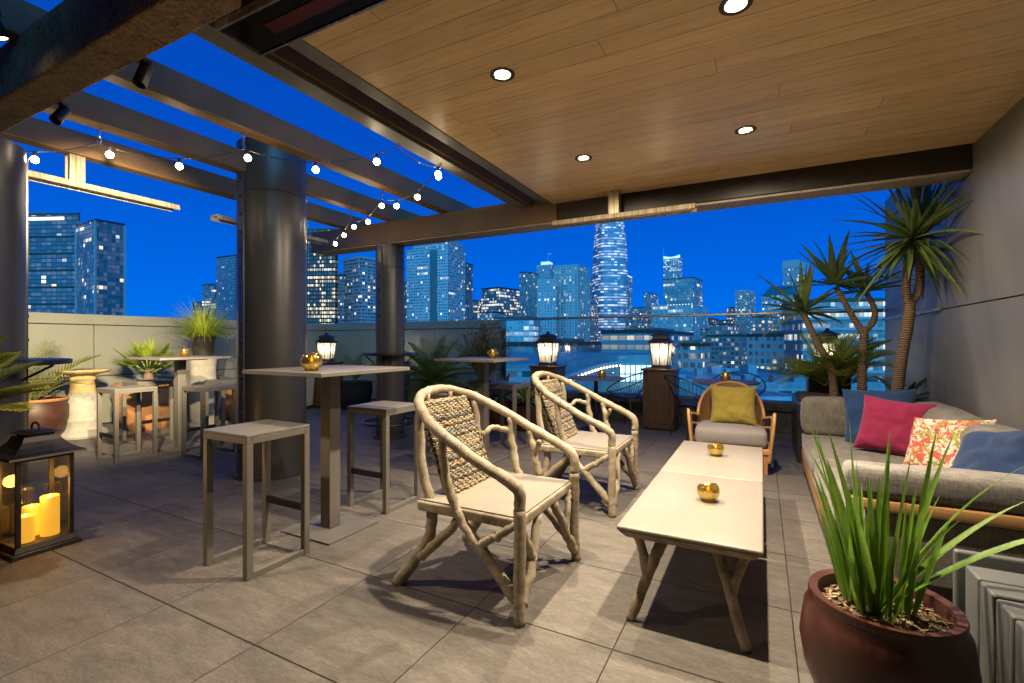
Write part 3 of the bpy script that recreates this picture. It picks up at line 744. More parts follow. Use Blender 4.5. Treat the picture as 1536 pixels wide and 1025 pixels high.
# ------------------------------------------------------------------ cushions
def pillow_mb(w, h, th, seed=0, pinch=.09, N=28):
    m = MB(); vs = []; fs = []
    for side in (1,-1):
        o = len(vs)
        for i in range(N+1):
            for j in range(N+1):
                u = -1+2*i/N; v = -1+2*j/N
                x = w/2*u*(1-pinch*(1-v*v)*abs(u)**2); y = h/2*v*(1-pinch*(1-u*u)*abs(v)**2)
                e = max(0, (1-u**4)*(1-v**4))**.55
                z = th/2*e
                nz = noise.noise(Vector((u*1.7+seed, v*1.7, side*3)))*.22+noise.noise(Vector((u*3.2+v*2+seed, v*3.5-u, side*5)))*.16+noise.noise(Vector((u*7+seed, v*7, side*5)))*.05
                z *= (1+nz*1.2)
                vs.append((x, y, side*z))
        for i in range(N):
            for j in range(N):
                a = o+i*(N+1)+j; f = (a, a+N+1, a+N+2, a+1)
                fs.append(f if side > 0 else f[::-1])
    m.add(vs, fs); return m
def pillow(label, loc, w, h, th, mat, rot, seed, side=None):
    t = None
    m = pillow_mb(w, h, th, seed)
    o = m.build('throw_pillow', M[mat], None, smooth='all')
    o.location = loc; o.rotation_euler = rot
    tag(o, label, 'pillow', 'throw pillows')
    return o
def cushion(name, mat, parent, x0, x1, y0, y1, z0, z1, r=.05, crown=.012, seed=0):
    # soft box: a subdivided box with rounded edges, slightly crowned faces
    m = MB(); N = 10; vs = []; fs = []
    hx, hy, hz = (x1-x0)/2, (y1-y0)/2, (z1-z0)/2; c = Vector(((x0+x1)/2, (y0+y1)/2, (z0+z1)/2))
    def grid(f, flip):
        o = len(vs)
        for i in range(N+1):
            for j in range(N+1): vs.append(f(-1+2*i/N, -1+2*j/N))
        for i in range(N):
            for j in range(N):
                a = o+i*(N+1)+j; q4 = (a, a+N+1, a+N+2, a+1)
                fs.append(q4[::-1] if flip else q4)
    ss = lambda t_, h_: (1 if t_ > 0 else -1)*(1-(1-abs(t_))**1.9) if h_ > r*2.5 else t_
    for s in (1,-1):
        grid(lambda u, v: (ss(u,hx), ss(v,hy), s), s < 0)
        grid(lambda u, v: (s, ss(u,hy), ss(v,hz)), s < 0)
        grid(lambda u, v: (ss(v,hx), s, ss(u,hz)), s < 0)
    out = []
    for (u, v, w) in vs:
        p = Vector((u*hx, v*hy, w*hz))
        inner = Vector((max(-hx+r, min(hx-r, p.x)), max(-hy+r, min(hy-r, p.y)), max(-hz+r, min(hz-r, p.z))))
        dlt = p-inner
        if dlt.length > 1e-6:
            p = inner+dlt.normalized()*min(r, dlt.length) if dlt.length > r else p
        n3 = noise.noise(Vector((u*1.5+seed, v*1.5, w*1.5)))*.006
        p += Vector((u*(1-v*v)*(1-w*w)*crown, v*(1-u*u)*(1-w*w)*crown, w*(1-u*u)*(1-v*v)*crown))+Vector((n3,n3*.5,n3))
        out.append(p+c)
    m.add(out, fs); return m.build(name, M[mat], parent, smooth='all')

# ------------------------------------------------------------------ sofa
SX0, SX1, SY0, SY1 = .33, 1.27, 2.72, 5.32
t = thing('sofa', 'long taupe linen sofa with teak frame along the metal wall', 'sofa', (0,0,0))
MB().box(SX0+.06,SX1-.02,SY0+.06,SY1-.06,.03,.17).build('plinth', M['black'], t)
MB().box(SX0,SX0+.05,SY0+.02,SY1-.02,.10,.235).build('front_rail', M['teakY'], t, bev=.012, seg=3)
MB().box(SX0+.051,SX1,SY0+.07,SY1-.07,.172,.24).build('deck', M['teak'], t)
MB().box(SX0+.02,SX1+.03,SY0-.03,SY0+.03,.475,.535).build('arm_rail', M['teak'], t, bev=.014, seg=3)
MB().box(SX0+.02,SX1+.03,SY1-.03,SY1+.03,.475,.535).build('arm_rail', M['teak'], t, bev=.014, seg=3)
for x in (SX0+.05, SX1-.05):
    for y in (SY0, SY1):
        MB().box(x-.025,x+.025,y-.02,y+.02,0,.474).build('leg', M['teakZ'], t, bev=.008)
MB().box(SX0+.1,SX1,SY0-.005,SY0+.06,.17,.474).build('end_panel', M['sofa'], t, bev=.01)
cushion('seat_cushion', 'sofa', t, SX0-.005, SX1-.12, SY0+.10, (SY0+SY1)/2-.003, .235, .405, .04, .008, 1)
cushion('seat_cushion', 'sofa', t, SX0-.005, SX1-.12, (SY0+SY1)/2+.003, SY1-.06, .235, .405, .04, .008, 2)
cushion('arm_cushion', 'sofa_light', t, SX0+.02, SX1-.02, SY0-.03, SY0+.16, .535, .672, .036, .005, 3)
cushion('arm_cushion', 'sofa', t, SX0-.0, SX1-.05, SY1-.26, SY1-.02, .40, .735, .05, .015, 4)
cushion('back_cushion', 'sofa', t, SX1-.24, SX1+.02, SY0+.17, (SY0+SY1)/2-.05, .40, .76, .07, .02, 5)
cushion('back_cushion', 'sofa', t, SX1-.24, SX1+.02, (SY0+SY1)/2-.04, SY1-.27, .40, .76, .07, .02, 6)
def prot(yaw, tilt, roll=0):
    # pillow's flat side faces yaw (0 = +X); tilted back
    return (Matrix.Rotation(yaw, 3, 'Z') @ Matrix.Rotation(-tilt, 3, 'Y') @ Matrix.Rotation(PI/2, 3, 'Y') @ Matrix.Rotation(PI/2+roll, 3, 'Z')).to_euler()
pillow('navy blue throw pillow at the far corner of the sofa, behind the raspberry one', (.85,4.86,.62), .50, .50, .15, 'navy', prot(R(-105), R(18), R(4)), 1)
o = pillow('raspberry pink throw pillow with an olive edge leaning on the navy one', (.87,4.50,.61), .44, .44, .15, 'pink', prot(R(-112), R(22), R(-5)), 2)
pillow('white throw pillow printed with coral and green leaves', (.985,3.78,.595), .44, .42, .15, 'ikat', prot(R(-140), R(28), R(8)), 3)
pillow('crumpled denim blue throw pillow at the near end of the sofa', (1.04,3.04,.64), .54, .48, .22, 'denim', prot(R(-150), R(42), R(14)), 4)
pillow('pale grey throw pillow cut by the right edge, lying behind the sofa arm', (1.0,2.97,.50), .42, .36, .14, 'sofa_light', prot(R(-160), R(75), 0), 5)

# ------------------------------------------------------------------ cane armchair
t = thing('cane_armchair', 'cane backed teak armchair at the head of the coffee tables', 'armchair', (-.29,5.34,0), R(3)); t.scale = (.84,.85,.95)
for sx in (-1,1):
    for y in (-.36,.28):
        MB().frustum((0,0), .018,.018,0, .026,.026,.21).build('leg', M['teakZ'], t, bev=.004, loc=(sx*.36,y,0))
MB().box(-.42,.42,-.40,-.35,.20,.255).box(-.42,-.37,-.349,.34,.20,.255).box(.37,.42,-.349,.34,.20,.255).box(-.369,.369,.29,.34,.20,.255).build('seat_frame', M['teak'], t, bev=.01)
cushion('seat_cushion', 'seat_grey', t, -.375, .375, -.39, .30, .258, .425, .045, .015, 8)
m = MB(); vs = []; fs = []; nu, nv = 28, 10
def back_pt(u, v, off=0):
    a = u*R(86); hx_, hy_ = .325+off, .27+off
    top = .38+.47*max(0, math.cos(a*.98))**.6
    z = .27+(top-.27)*v
    return (hx_*math.sin(a)*(1+.10*v), .02+hy_*math.cos(a)+.10*v*math.cos(a), z)
for side in (0, .022):
    o_ = len(vs)
    for i in range(nu+1):
        for j in range(nv+1): vs.append(back_pt(-1+2*i/nu, j/nv, side))
    for i in range(nu):
        for j in range(nv):
            a_ = o_+i*(nv+1)+j; fs.append((a_, a_+nv+1, a_+nv+2, a_+1) if side else (a_+1, a_+nv+2, a_+nv+1, a_))
m.add(vs, fs).build('cane_back', M['cane'], t, smooth='all')
MB().tube([back_pt(-1+2*i/40, 1, .011) for i in range(41)], .019, 10).build('back_rim', M['teak'], t, smooth='all')
for s in (-1,1):
    m = MB()      # paddle shaped arm, leaning outwards
    out = [(-.40,.12),(-.43,.40),(-.42,.55),(-.37,.62),(-.29,.60),(-.22,.50),(-.24,.36),(-.32,.12)]
    n = len(out)
    P = lambda y, z, e: (s*(.395+.11*(z-.12)+e), y, z)
    vs = [P(y,z,-.017) for y,z in out]+[P(y,z,.017) for y,z in out]
    m.add(vs, [tuple(range(n)), tuple(range(2*n-1, n-1, -1))]+[(k, n+k, n+(k+1)%n, (k+1)%n) for k in range(n)])
    m.build('arm', M['teak'], t, bev=.012, seg=3)
    MB().tube([(s*.44,-.25,.52),(s*.44,-.02,.53),(s*.345,.10,.50)], .014, 8).tube([(s*.43,-.25,.42),(s*.43,-.02,.42),(s*.34,.10,.40)], .014, 8).build('arm_rail', M['teak'], t, smooth=True)
pillow('mustard yellow throw pillow propped on the cane armchair', (-.265,5.38,.60), .44, .41, .14, 'yellow', prot(R(-87), R(16), 0), 6)

# ------------------------------------------------------------------ far round tables and wire chairs
def round_table(label, x, y):
    t = thing('round_table', label, 'table', (x,y,0), 0, 'small round terrace tables')
    MB().lathe([(0,.715),(.39,.715),(.40,.72),(.40,.735),(.395,.74),(0,.74)], 40, cap=False).build('top', M['trim'], t, smooth=True)
    MB().lathe([(.22,0),(.22,.012),(.03,.03),(.028,.70),(.10,.713)], 24).build('stem', M['black'], t, smooth=True)
    return t
rt = round_table('small round table behind the rear twig chair', -2.10, 6.58)
dup(rt, 'round table behind the cane armchair', (-.42,6.72,0))
def wire_chair():
    t = thing('wire_chair', 'black wire basket chair right of the small table behind the rear twig chair', 'chair', (-1.72,6.98,0), R(160), 'black wire basket chairs')
    m = MB()
    rim = [(.30*math.cos(a), .02+.34*math.sin(a), .66+.16*(-math.cos(a))) for a in [2*PI*k/36 for k in range(36)]]
    base = [(.14*math.cos(a)+.03, .16*math.sin(a), .44) for a in [2*PI*k/36 for k in range(36)]]
    m.tube(rim, .008, 6, True).tube(base, .007, 6, True); m.build('rim', M['black'], t)
    m = MB()
    for k in range(36): m.tube([base[k], Vector(base[k]).lerp(Vector(rim[k]), .5)+Vector((0,0,-.03)), rim[k]], .003, 4)
    m.build('wire_shell', M['black'], t)
    MB().lathe([(0,.43),(.17,.43),(.18,.44),(.17,.452),(0,.455)], 24, c=(.03,0), cap=False).build('seat', M['black'], t, smooth=True)
    for sx in (-1,1):
        for sy in (-1,1): MB().tube([(sx*.13+.03,sy*.14,.43),(sx*.20+.03,sy*.20,0)], .008, 6).build('leg', M['black'], t)
    return t
wc = wire_chair()
dup(wc, 'black wire basket chair left behind the mustard cushion', (-.82,6.50,0), R(40))
dup(wc, 'black wire basket chair beyond the round table, backed against the glass', (-.32,7.12,0), R(90+180))

# ------------------------------------------------------------------ big lanterns on pedestals
def pedestal():
    t = thing('pedestal', 'dark wooden pedestal under the lantern nearest the cane armchair', 'pedestal', (-1.29,7.08,0), 0, 'dark wooden lantern pedestals')
    MB().box(-.215,.215,-.215,.215,.03,.835).build('body', M['darkwood'], t, bev=.006)
    MB().box(-.24,.24,-.24,.24,.836,.865).build('top', M['darkwood'], t, bev=.006)
    MB().box(-.20,.20,-.20,.20,0,.029).build('plinth', M['black'], t)
    for s in (-1,1):
        MB().box(s*.216-.006,s*.216+.006,-.15,.15,.1,.78).build('panel', M['darkwood'], t, bev=.003)
        MB().box(-.15,.15,s*.216-.006,s*.216+.006,.1,.78).build('panel', M['darkwood'], t, bev=.003)
    return t
pd = pedestal()
PX = [(-1.29,7.08),(-3.06,7.08),(-6.3,7.1),(-7.41,6.45),(.72,7.1)]
plabs = [None, 'dark wooden pedestal under the lantern behind the rear twig chair', 'dark wooden pedestal behind the slim rear column', 'dark wooden pedestal behind the lattice pot', 'dark wooden pedestal hidden behind the tall yuccas']
for k in range(1,5): dup(pd, plabs[k], (*PX[k],0))
def big_lantern():
    t = thing('post_lantern', 'glowing bronze lantern on the pedestal nearest the cane armchair', 'lantern', (-1.29,7.08,.866), 0, 'glowing reeded glass lanterns')
    MB().box(-.125,.125,-.125,.125,0,.022).box(-.11,.11,-.11,.11,.0225,.05).build('base', M['lantern'], t, bev=.004)
    for sx in (-1,1):
        for sy in (-1,1):
            MB().bar((sx*.105,sy*.105,.05),(sx*.135,sy*.135,.36),.014,.014).build('post', M['lantern'], t)
    MB().box(-.15,.15,-.15,.15,.36,.378).build('top_frame', M['lantern'], t, bev=.004)
    for k in range(4):
        rz = k*PI/2
        m = MB()
        for s in (-1,1):
            m.add([(min(0,s*.098)+(.004 if s > 0 else 0), -.107,.055),(max(0,s*.098)-(.004 if s < 0 else 0),-.107,.055),(max(0,s*.125)-(.004 if s < 0 else 0),-.134,.355),(min(0,s*.125)+(.004 if s > 0 else 0),-.134,.355)], [(0,1,2,3)])
        m.build('pane', M['reeded'], t, rz=rz)
        MB().bar((0,-.107,.05),(0,-.136,.36),.010,.010).build('mullion', M['lantern'], t, rz=rz)
    m = MB()
    m.frustum((0,0),.165,.165,.379,.105,.105,.425); m.frustum((0,0),.105,.105,.426,.10,.10,.462); m.frustum((0,0),.13,.13,.463,.125,.125,.474); m.frustum((0,0),.12,.12,.475,.055,.055,.505)
    rf = m.build('roof', M['lantern'], t, bev=.003)
    MB().lathe([(.05,.506),(.045,.515),(.02,.522),(.028,.532),(.018,.545),(0,.556)], 16, cap=False).build('finial', M['lantern'], rf, smooth=True)
    for s in (-1,1):
        cs = MB().tube([(s*.045,s*.02,.05),(s*.045,s*.02,.17)], .011, 10).build('candle_stem', M['cream'], t)
        MB().lathe([(0,.172),(.014,.182),(.019,.205),(.012,.235),(0,.262)], 14, c=(s*.045,s*.02), cap=False).build('bulb', M['lamp_bulb'], cs, smooth='all')
    L = bpy.data.lights.new('lantern_lamp', 'POINT'); L.energy = 7; L.color = (1,.82,.58); L.shadow_soft_size = .05
    lo = bpy.data.objects.new('lantern_lamp', L); C.objects.link(lo); lo.parent = t; lo.location = (0,0,.27)
    return t
bl_ = big_lantern()
for k, lab in ((1,'glowing bronze lantern on the pedestal behind the rear twig chair'),(2,'glowing bronze lantern half hidden by the slim rear column'),(3,'glowing bronze lantern seen just above the near bar table candle'),(4,'glowing bronze lantern hidden among the yucca stems')):
    dup(bl_, lab, (*PX[k],.866), [0,0,.2,.5,0][k])

# ------------------------------------------------------------------ floor lantern with candles
LX, LY = -3.93, 1.225
t = thing('floor_lantern', 'dark metal floor lantern with glass sides holding pillar candles', 'lantern', (LX,LY,0), R(3))
MB().frustum((0,0),.165,.165,0,.16,.16,.025).frustum((0,0),.15,.15,.026,.135,.135,.06).build('base', M['lantern'], t, bev=.004)
for sx in (-1,1):
    for sy in (-1,1): MB().box(sx*.122-.011,sx*.122+.011,sy*.122-.011,sy*.122+.011,.061,.545).build('post', M['lantern'], t, bev=.002)
MB().box(-.134,.134,-.134,.134,.545,.567).build('top_frame', M['lantern'], t, bev=.003)
for k in range(4): MB().add([(-.11,-.122,.062),(.11,-.122,.062),(.11,-.122,.544),(-.11,-.122,.544)], [(0,1,2,3)]).build('pane', M['pane'], t, rz=k*PI/2)
m = MB(); n = 6; prof = [(.18,.568),(.176,.580),(.145,.596),(.115,.622),(.092,.652),(.08,.682)]
for i in range(5): m.frustum((0,0), prof[i][0],prof[i][0],prof[i][1], prof[i+1][0],prof[i+1][0],prof[i+1][1]-.0005)
rf = m.build('roof', M['lantern'], t)
MB().box(-.065,.065,-.065,.065,.683,.698).frustum((0,0),.09,.09,.699,.05,.05,.715).build('vent_cap', M['lantern'], rf, bev=.003)
MB().tube([(.05*math.cos(a),0,.716+.04*math.sin(a)) for a in [PI*k/14 for k in range(15)]], .006, 8).build('handle', M['lantern'], t, smooth=True)
for lab, x, y, r, h in [('tall glowing pillar candle at the right of the floor lantern',.035,.055,.045,.235),('short glowing pillar candle at the front of the floor lantern',.045,-.06,.042,.15),('medium glowing pillar candle behind the others in the floor lantern',-.055,.0,.045,.175)]:
    c = thing('pillar_candle', lab, 'candle', (LX+x,LY+y,.061), 0, 'flameless pillar candles')
    MB().lathe([(r,0),(r,h),(r-.004,h+.004),(r-.010,h),(r-.014,h-.02),(0,h-.024)], 28).build('wax', M['wax'], c, smooth=True)
    MB().lathe([(0,h-.024),(.006,h-.015),(.005,h),(0,h+.014)], 10, cap=False).build('flame', M['flame'], c, smooth=True)
lamp('candle_lamp', 'POINT', (LX+.06,LY+.0,.36), 4.0, (1,.50,.10), soft=.04)

# ------------------------------------------------------------------ plants
def pot(name, label, loc, prof, mat, group=None, rim=None, n=40, cat='plant pot', soil=None, grooves=False):
    t = thing(name, label, cat, loc, 0, group)
    top = prof[-1]
    inner = [(top[0]-.025, top[1]-.004), (top[0]-.035, top[1]-.06), (top[0]-.05, top[1]-.14)]
    MB().lathe([(0,0)]+prof+inner, n, cap=False).build('body', M[mat], t, smooth=True, ang=50)
    if rim: MB().lathe([(top[0]-.02,top[1]+.002),(top[0]-.01,top[1]+.014),(top[0]+.012,top[1]+.014),(top[0]+.02,top[1]),(top[0]+.012,top[1]-.02)], n, cap=False).build('rim', M[rim], t, smooth=True)
    m = MB(); vs = [(0,0,top[1]-.045)]; fs = []
    for i in range(1,6):
        for k in range(n):
            a = 2*PI*k/n; rr = (top[0]-.037)*i/5
            vs.append((rr*math.cos(a), rr*math.sin(a), top[1]-.05+.012*noise.noise(Vector((rr*30*math.cos(a), rr*30*math.sin(a), loc[0])))))
    fs += [(0, 1+k, 1+(k+1)%n) for k in range(n)]
    for i in range(4): fs += [(1+i*n+k, 1+i*n+n+k, 1+i*n+n+(k+1)%n, 1+i*n+(k+1)%n) for k in range(n)]
    m.add(vs, fs).build('soil', M['soil'], t, smooth='all')
    return t
def crown(m, p, n, L, w, lo=-.4, hi=1.45, droop=.35, seed=0, seg=6, fold=.25, jit=.25, xmax=None):
    r_ = random.Random(seed)
    for i in range(n):
        a = i*2.39996+r_.uniform(-1,1)*(.25 if xmax is None else .7); s = (i+.5)/n
        e = lerp(hi, lo, s**.8)+r_.uniform(-1,1)*(.12 if xmax is None else .3)
        d = (math.cos(a)*math.cos(e), math.sin(a)*math.cos(e), math.sin(e))
        L_ = L*r_.uniform(1-jit,1+jit*.5)
        if xmax is not None: d = (min(d[0], (xmax-p[0])/L_), d[1], d[2])
        m.blade(Vector(p)+Vector(d)*.02, d, L_, w*r_.uniform(.8,1.15), droop*r_.uniform(.4,1.6), seg, fold, 1, r_.uniform(-.5,.5))
    return m
def frond(m, p, az, el, L, droop=1.0, nl=26, ll=.16, lw=.012, seed=0, vee=.5):
    r_ = random.Random(seed)
    cur = Vector(p); d = Vector((math.cos(az)*math.cos(el), math.sin(az)*math.cos(el), math.sin(el))); pts = [cur.copy()]; ds = [d.copy()]
    S = nl
    for i in range(S):
        cur = cur+d*L/S; d = (d+Vector((0,0,-droop/S))).normalized(); pts.append(cur.copy()); ds.append(d.copy())
    m.tube(pts[::3], [.006*(1-.8*i/(len(pts[::3]))) for i in range(len(pts[::3]))], 5)
    for i in range(3, S+1):
        t_ = i/S; l_ = ll*(.35+1.3*math.sin(PI*min(1,.12+.85*t_)))*.75
        side = ds[i].cross(Vector((0,0,1))).normalized(); up = side.cross(ds[i]).normalized()
        for s in (-1,1):
            dd = side*s*.85+ds[i]*(.45+.5*t_)+up*vee*.6
            m.blade(pts[i], dd, l_*r_.uniform(.85,1.1), lw, .25, 3, .2)
    return m

# foreground pot with strappy leaves
pot('glazed_pot', 'large oxblood glazed pot in the right foreground', (.34,1.90,0), [(.13,0),(.17,.06),(.215,.18),(.228,.27),(.215,.37),(.198,.405),(.203,.42),(.20,.43)], 'glaze_red', n=64)
m = MB(); r_ = random.Random(11)
for i in range(44):
    a = r_.uniform(0,2*PI); rr = .09*math.sqrt(r_.random()); lean = r_.uniform(.02,.22)+(.28 if r_.random() < .18 else 0)
    az = a+r_.uniform(-.6,.6)
    L_ = r_.uniform(.24,.58)*(1.12 if lean < .2 else 1)
    m.blade((.325+rr*math.cos(a), 1.90+rr*math.sin(a), .375), (math.cos(az)*lean*1.3, math.sin(az)*lean*1.3, 1), L_, r_.uniform(.017,.034), r_.uniform(.05,.55), 9, .22, 1.3, r_.uniform(-1.5,1.5))
for az, L_, le, dr in [(2.55,.62,.34,.25),(2.9,.55,.22,.1),(.35,.62,.62,.75),(-.1,.66,.9,.8),(.1,.5,.7,.5),(2.2,.5,.5,.5)]:
    m.blade((.325,1.90,.375), (math.cos(az)*le, math.sin(az)*le, 1), L_*1.1, .026, dr, 10, .22, 1.3, r_.uniform(-1,1))
mc = MB(); r2_ = random.Random(77)
for i in range(420):
    a_ = r2_.uniform(0,2*PI); rr = .158*math.sqrt(r2_.random()); p0 = Vector((.34+rr*math.cos(a_), 1.90+rr*math.sin(a_), .386+r2_.uniform(0,.012)))
    d_ = Vector((r2_.uniform(-1,1),r2_.uniform(-1,1),r2_.uniform(-.35,.35))).normalized()*r2_.uniform(.006,.02)
    mc.bar(p0-d_, p0+d_, r2_.uniform(.004,.010), r2_.uniform(.002,.004))
mu = mc.build('bark_mulch', M['chips'], None); tag(mu, 'shredded bark mulch around the iris leaves in the oxblood pot', 'mulch', kind='stuff')
o = m.build('iris_plant', M['leaf_iris'], None, smooth='all'); tag(o, 'strappy green iris leaves growing in the oxblood pot', 'plant')

# grey slatted box at the right edge
t = thing('slatted_box', 'grey metal slatted box cut by the lower right corner', 'cabinet', (.60,1.32,0), 0)
for i in range(7):
    MB().box(.0,.9,-.02+i*.118,.090+i*.118,.06,.505).build('fin', M['slat_grey'], t, bev=.008, seg=3)
MB().box(.03,.88,.0,.84,0,.058).build('base', M['black'], t)
MB().box(-.012,.9,.845,.875,.02,.53).build('end_frame', M['slat_grey'], t, bev=.01, seg=3)

# yuccas in a planter behind the sofa
t = thing('planter_box', 'dark planter box behind the sofa holding the yuccas', 'planter', (.82,6.25,0))
MB().box(-.5,.5,-.55,.55,0,.62).build('body', M['dark_pot'], t, bev=.01)
MB().box(-.46,.46,-.51,.51,.622,.64).build('soil', M['soil'], t)
def yucca(label, stems, crowns, base, seed, L=.42, n=48, w=.078):
    t = thing('yucca_tree', label, 'tree', base, 0, 'yucca trees in the planter')
    m = MB(); r_ = random.Random(seed)
    for pts, r0, r1 in stems:
        p = cat_rom(pts, 7); m.tube(p, [lerp(r0,r1,i/(len(p)-1))*(1+r_.uniform(-.06,.06)) for i in range(len(p))], 12)
    m.build('trunk', M['bark'], t, smooth='all')
    for i, (p, L_, n_) in enumerate(crowns):
        crown(MB(), p, n_, L_, w*(.62 if n_ > 40 else .85), -.85 if n_ > 40 else -.25, 1.45, .35, seed+i, jit=.4, xmax=1.32-base[0]).build('crown', M['leaf_yucca'], t, smooth='all')
    return t
yucca('short leaning single stem yucca on the left of the planter', [([(0,0,0),(-.04,-.02,.35),(-.16,-.06,.6),(-.30,-.10,.94)], .044, .031)], [((-.305,-.105,.95), .56, 26)], (.70,6.24,.62), 21)
yucca('forked yucca with two slender arms in the middle of the planter', [([(0,0,0),(.0,0,.35),(.02,-.01,.78)], .046, .038), ([(.01,-.01,.72),(-.08,-.04,.88),(-.25,-.12,1.22)], .034, .026), ([(.02,-.01,.74),(.10,.03,.84),(.11,.03,.98),(.04,.0,1.14)], .032, .026)],
      [((-.26,-.13,1.23), .58, 25), ((.03,.0,1.16), .52, 21)], (.945,6.25,.62), 41)
yucca('tallest yucca with a thick double stem beside the metal wall', [([(0,0,0),(.02,-.10,.4),(.05,-.24,.85),(.05,-.27,1.0)], .050, .042), ([(.045,-.26,.96),(.01,-.34,1.12),(.02,-.44,1.46)], .036, .031), ([(.06,-.26,.96),(.12,-.27,1.12),(.10,-.37,1.48)], .036, .031)],
      [((.02,-.46,1.50), .68, 58), ((.10,-.38,1.52), .62, 50)], (1.10,5.62,.62), 61)
m = MB()
for i in range(40):
    frond(m, (.72+.10*math.cos(i), 6.50+.08*math.sin(i*1.7), .75), i*2.4, R(28+50*((i*.37) % 1)), .66, 1.2, 24, .20, .016, i)
o = m.build('feathery_palm', M['leaf_grass'], None, smooth='all'); tag(o, 'low feathery palm filling the planter between the yucca stems', 'palm')
m = crown(MB(), (1.18,5.72,.66), 16, .42, .05, -.1, 1.0, .8, 5); o = m.build('strap_plant', M['leaf_dark'], None, smooth='all'); tag(o, 'dark drooping strap leaves at the foot of the tallest yucca', 'plant')

# left corner plants
t = thing('birdbath', 'weathered cast stone birdbath pedestal standing against the parapet', 'birdbath', (-7.95,2.94,0))
MB().lathe([(0,0),(.26,0),(.27,.03),(.25,.07),(.20,.10),(.185,.13)], 32, cap=False).build('base', M['castconc'], t, smooth=True)
MB().lathe([(.185,.13),(.182,.20),(.188,.21),(.188,.235),(.178,.25),(.17,.45),(.14,.58)], 32, cap=False).build('shaft', M['castconc'], t, smooth=True)
MB().lathe([(.139,.581),(.125,.68),(.12,.73),(.135,.75),(.135,.78),(.12,.80),(.17,.82),(.27,.845),(.285,.865),(.275,.88),(.22,.87),(0,.85)], 32, cap=False).build('bowl', M['stain'], t, smooth=True)
pot('terracotta_pot', 'big round terracotta pot behind the far left stools', (-7.86,3.66,0), [(.24,0),(.33,.12),(.40,.32),(.41,.46),(.385,.58),(.375,.60),(.41,.615),(.415,.645),(.39,.66)], 'terracotta')
m = MB()
for i in range(24): m.blade((-7.86,3.66,.62), (math.cos(i*2.4)*.9,math.sin(i*2.4)*.9,.8), .2, .012, 1, 4, .2)
o = m.build('ground_grass', M['leaf_grass'], None, smooth='all'); tag(o, 'tuft of short grass spilling from the big terracotta pot', 'grass')
t = thing('fan_palm', 'small yellow green fan palm in the big terracotta pot', 'palm', (-7.86,3.66,.60))
MB().lathe([(.06,0),(.07,.1),(.04,.24)], 12).build('trunk', M['bark'], t, smooth=True)
m = MB()
for i in range(15):
    az = i*2.4; el = R(74-i*4.2); d0 = Vector((math.cos(az)*math.cos(el), math.sin(az)*math.cos(el), math.sin(el))); p0 = Vector((0,0,.18)); p1 = p0+d0*.26
    m.tube([p0,p1], .006, 5)
    sd = d0.cross(Vector((0,0,1))).normalized()
    for k in range(15):
        a_ = R(-75+150*k/14); dd = d0*math.cos(a_)+sd*math.sin(a_); m.blade(p1, dd, .31*(.75+.25*math.cos(a_)), .030, .25, 4, .2)
m.build('crown', M['leaf_grass'], t, smooth='all')
t = thing('twisted_plinth', 'tall white twisted stone plinth behind the far left table', 'plinth', (-7.5,4.22,0))
m = MB(); vs = []; fs = []; n = 36
for i in range(n+1):
    a0 = 1.6*i/n; r0 = .17+.025*math.sin(PI*i/n*2)
    for k in range(16):
        a = 2*PI*k/16; rr = r0*(1+.20*math.cos(2*a)); vs.append((rr*math.cos(a+a0), rr*math.sin(a+a0), .03+1.0*i/n))
for i in range(n):
    for k in range(16): fs.append((i*16+k, i*16+(k+1)%16, (i+1)*16+(k+1)%16, (i+1)*16+k))
fs.append(tuple(n*16+k for k in range(16)))
m.add(vs, fs).build('shaft', M['castconc'], t, smooth=True)
MB().box(-.24,.24,-.24,.24,0,.029).build('foot', M['castconc'], t, bev=.005)
pot('tall_pot', 'black tapered pot of grass on top of the twisted plinth', (-7.5,4.22,1.031), [(.13,0),(.165,.28),(.175,.30)], 'dark_pot')
m = MB(); r_ = random.Random(5)
for i in range(620):
    a = r_.uniform(0,2*PI); e = r_.uniform(R(20),R(88)); rr = .09*math.sqrt(r_.random())
    m.blade((-7.5+rr*math.cos(a),4.22+rr*math.sin(a),1.28), (math.cos(a)*math.cos(e),math.sin(a)*math.cos(e),math.sin(e)), r_.uniform(.38,.72), .009, r_.uniform(.9,2.0), 6, .2)
o = m.build('fountain_grass', M['leaf_grass'], None, smooth='all'); tag(o, 'bright lime fountain grass in the black pot above the wall', 'grass')
pot('terracotta_pot', 'smaller terracotta pot between the twisted plinth and the big column', (-7.56,4.86,0), [(.2,0),(.27,.15),(.30,.36),(.27,.50),(.29,.53),(.28,.56)], 'terracotta')
m = MB(); r_ = random.Random(9)
for i in range(26):
    a = r_.uniform(0,6.28); e = r_.uniform(.4,1.3); p = Vector((-7.56,4.86,.5)); dr = Vector((math.cos(a)*math.cos(e),math.sin(a)*math.cos(e),math.sin(e)))
    pts = [p+dr*.55*k/5+Vector((r_.uniform(-.02,.02),r_.uniform(-.02,.02),-.06*(k/5)**2)) for k in range(6)]
    m.tube(pts, .004, 4)
    for q_ in pts[2:]: m.blade(q_, (r_.uniform(-1,1),r_.uniform(-1,1),.4), .07, .014, .4, 3, .2)
o = m.build('sparse_shrub', M['leaf_palm'], None, smooth='all'); tag(o, 'sparse twiggy shrub in the smaller terracotta pot', 'plant')
pot('glazed_pot', 'dark red pot with an orange rim behind the left column', (-8.02,2.48,0), [(.22,0),(.29,.12),(.33,.30),(.33,.44),(.30,.50),(.31,.53)], 'brown_pot', rim='terracotta')
m = MB()
for i in range(9): frond(m, (-8.02,2.48,.5), i*2.4, R(70-4*i), .85, .9, 24, .22, .016, 50+i)
o = m.build('potted_palm', M['leaf_palm'], None, smooth='all'); tag(o, 'yellow green palm rising behind the left column', 'palm')
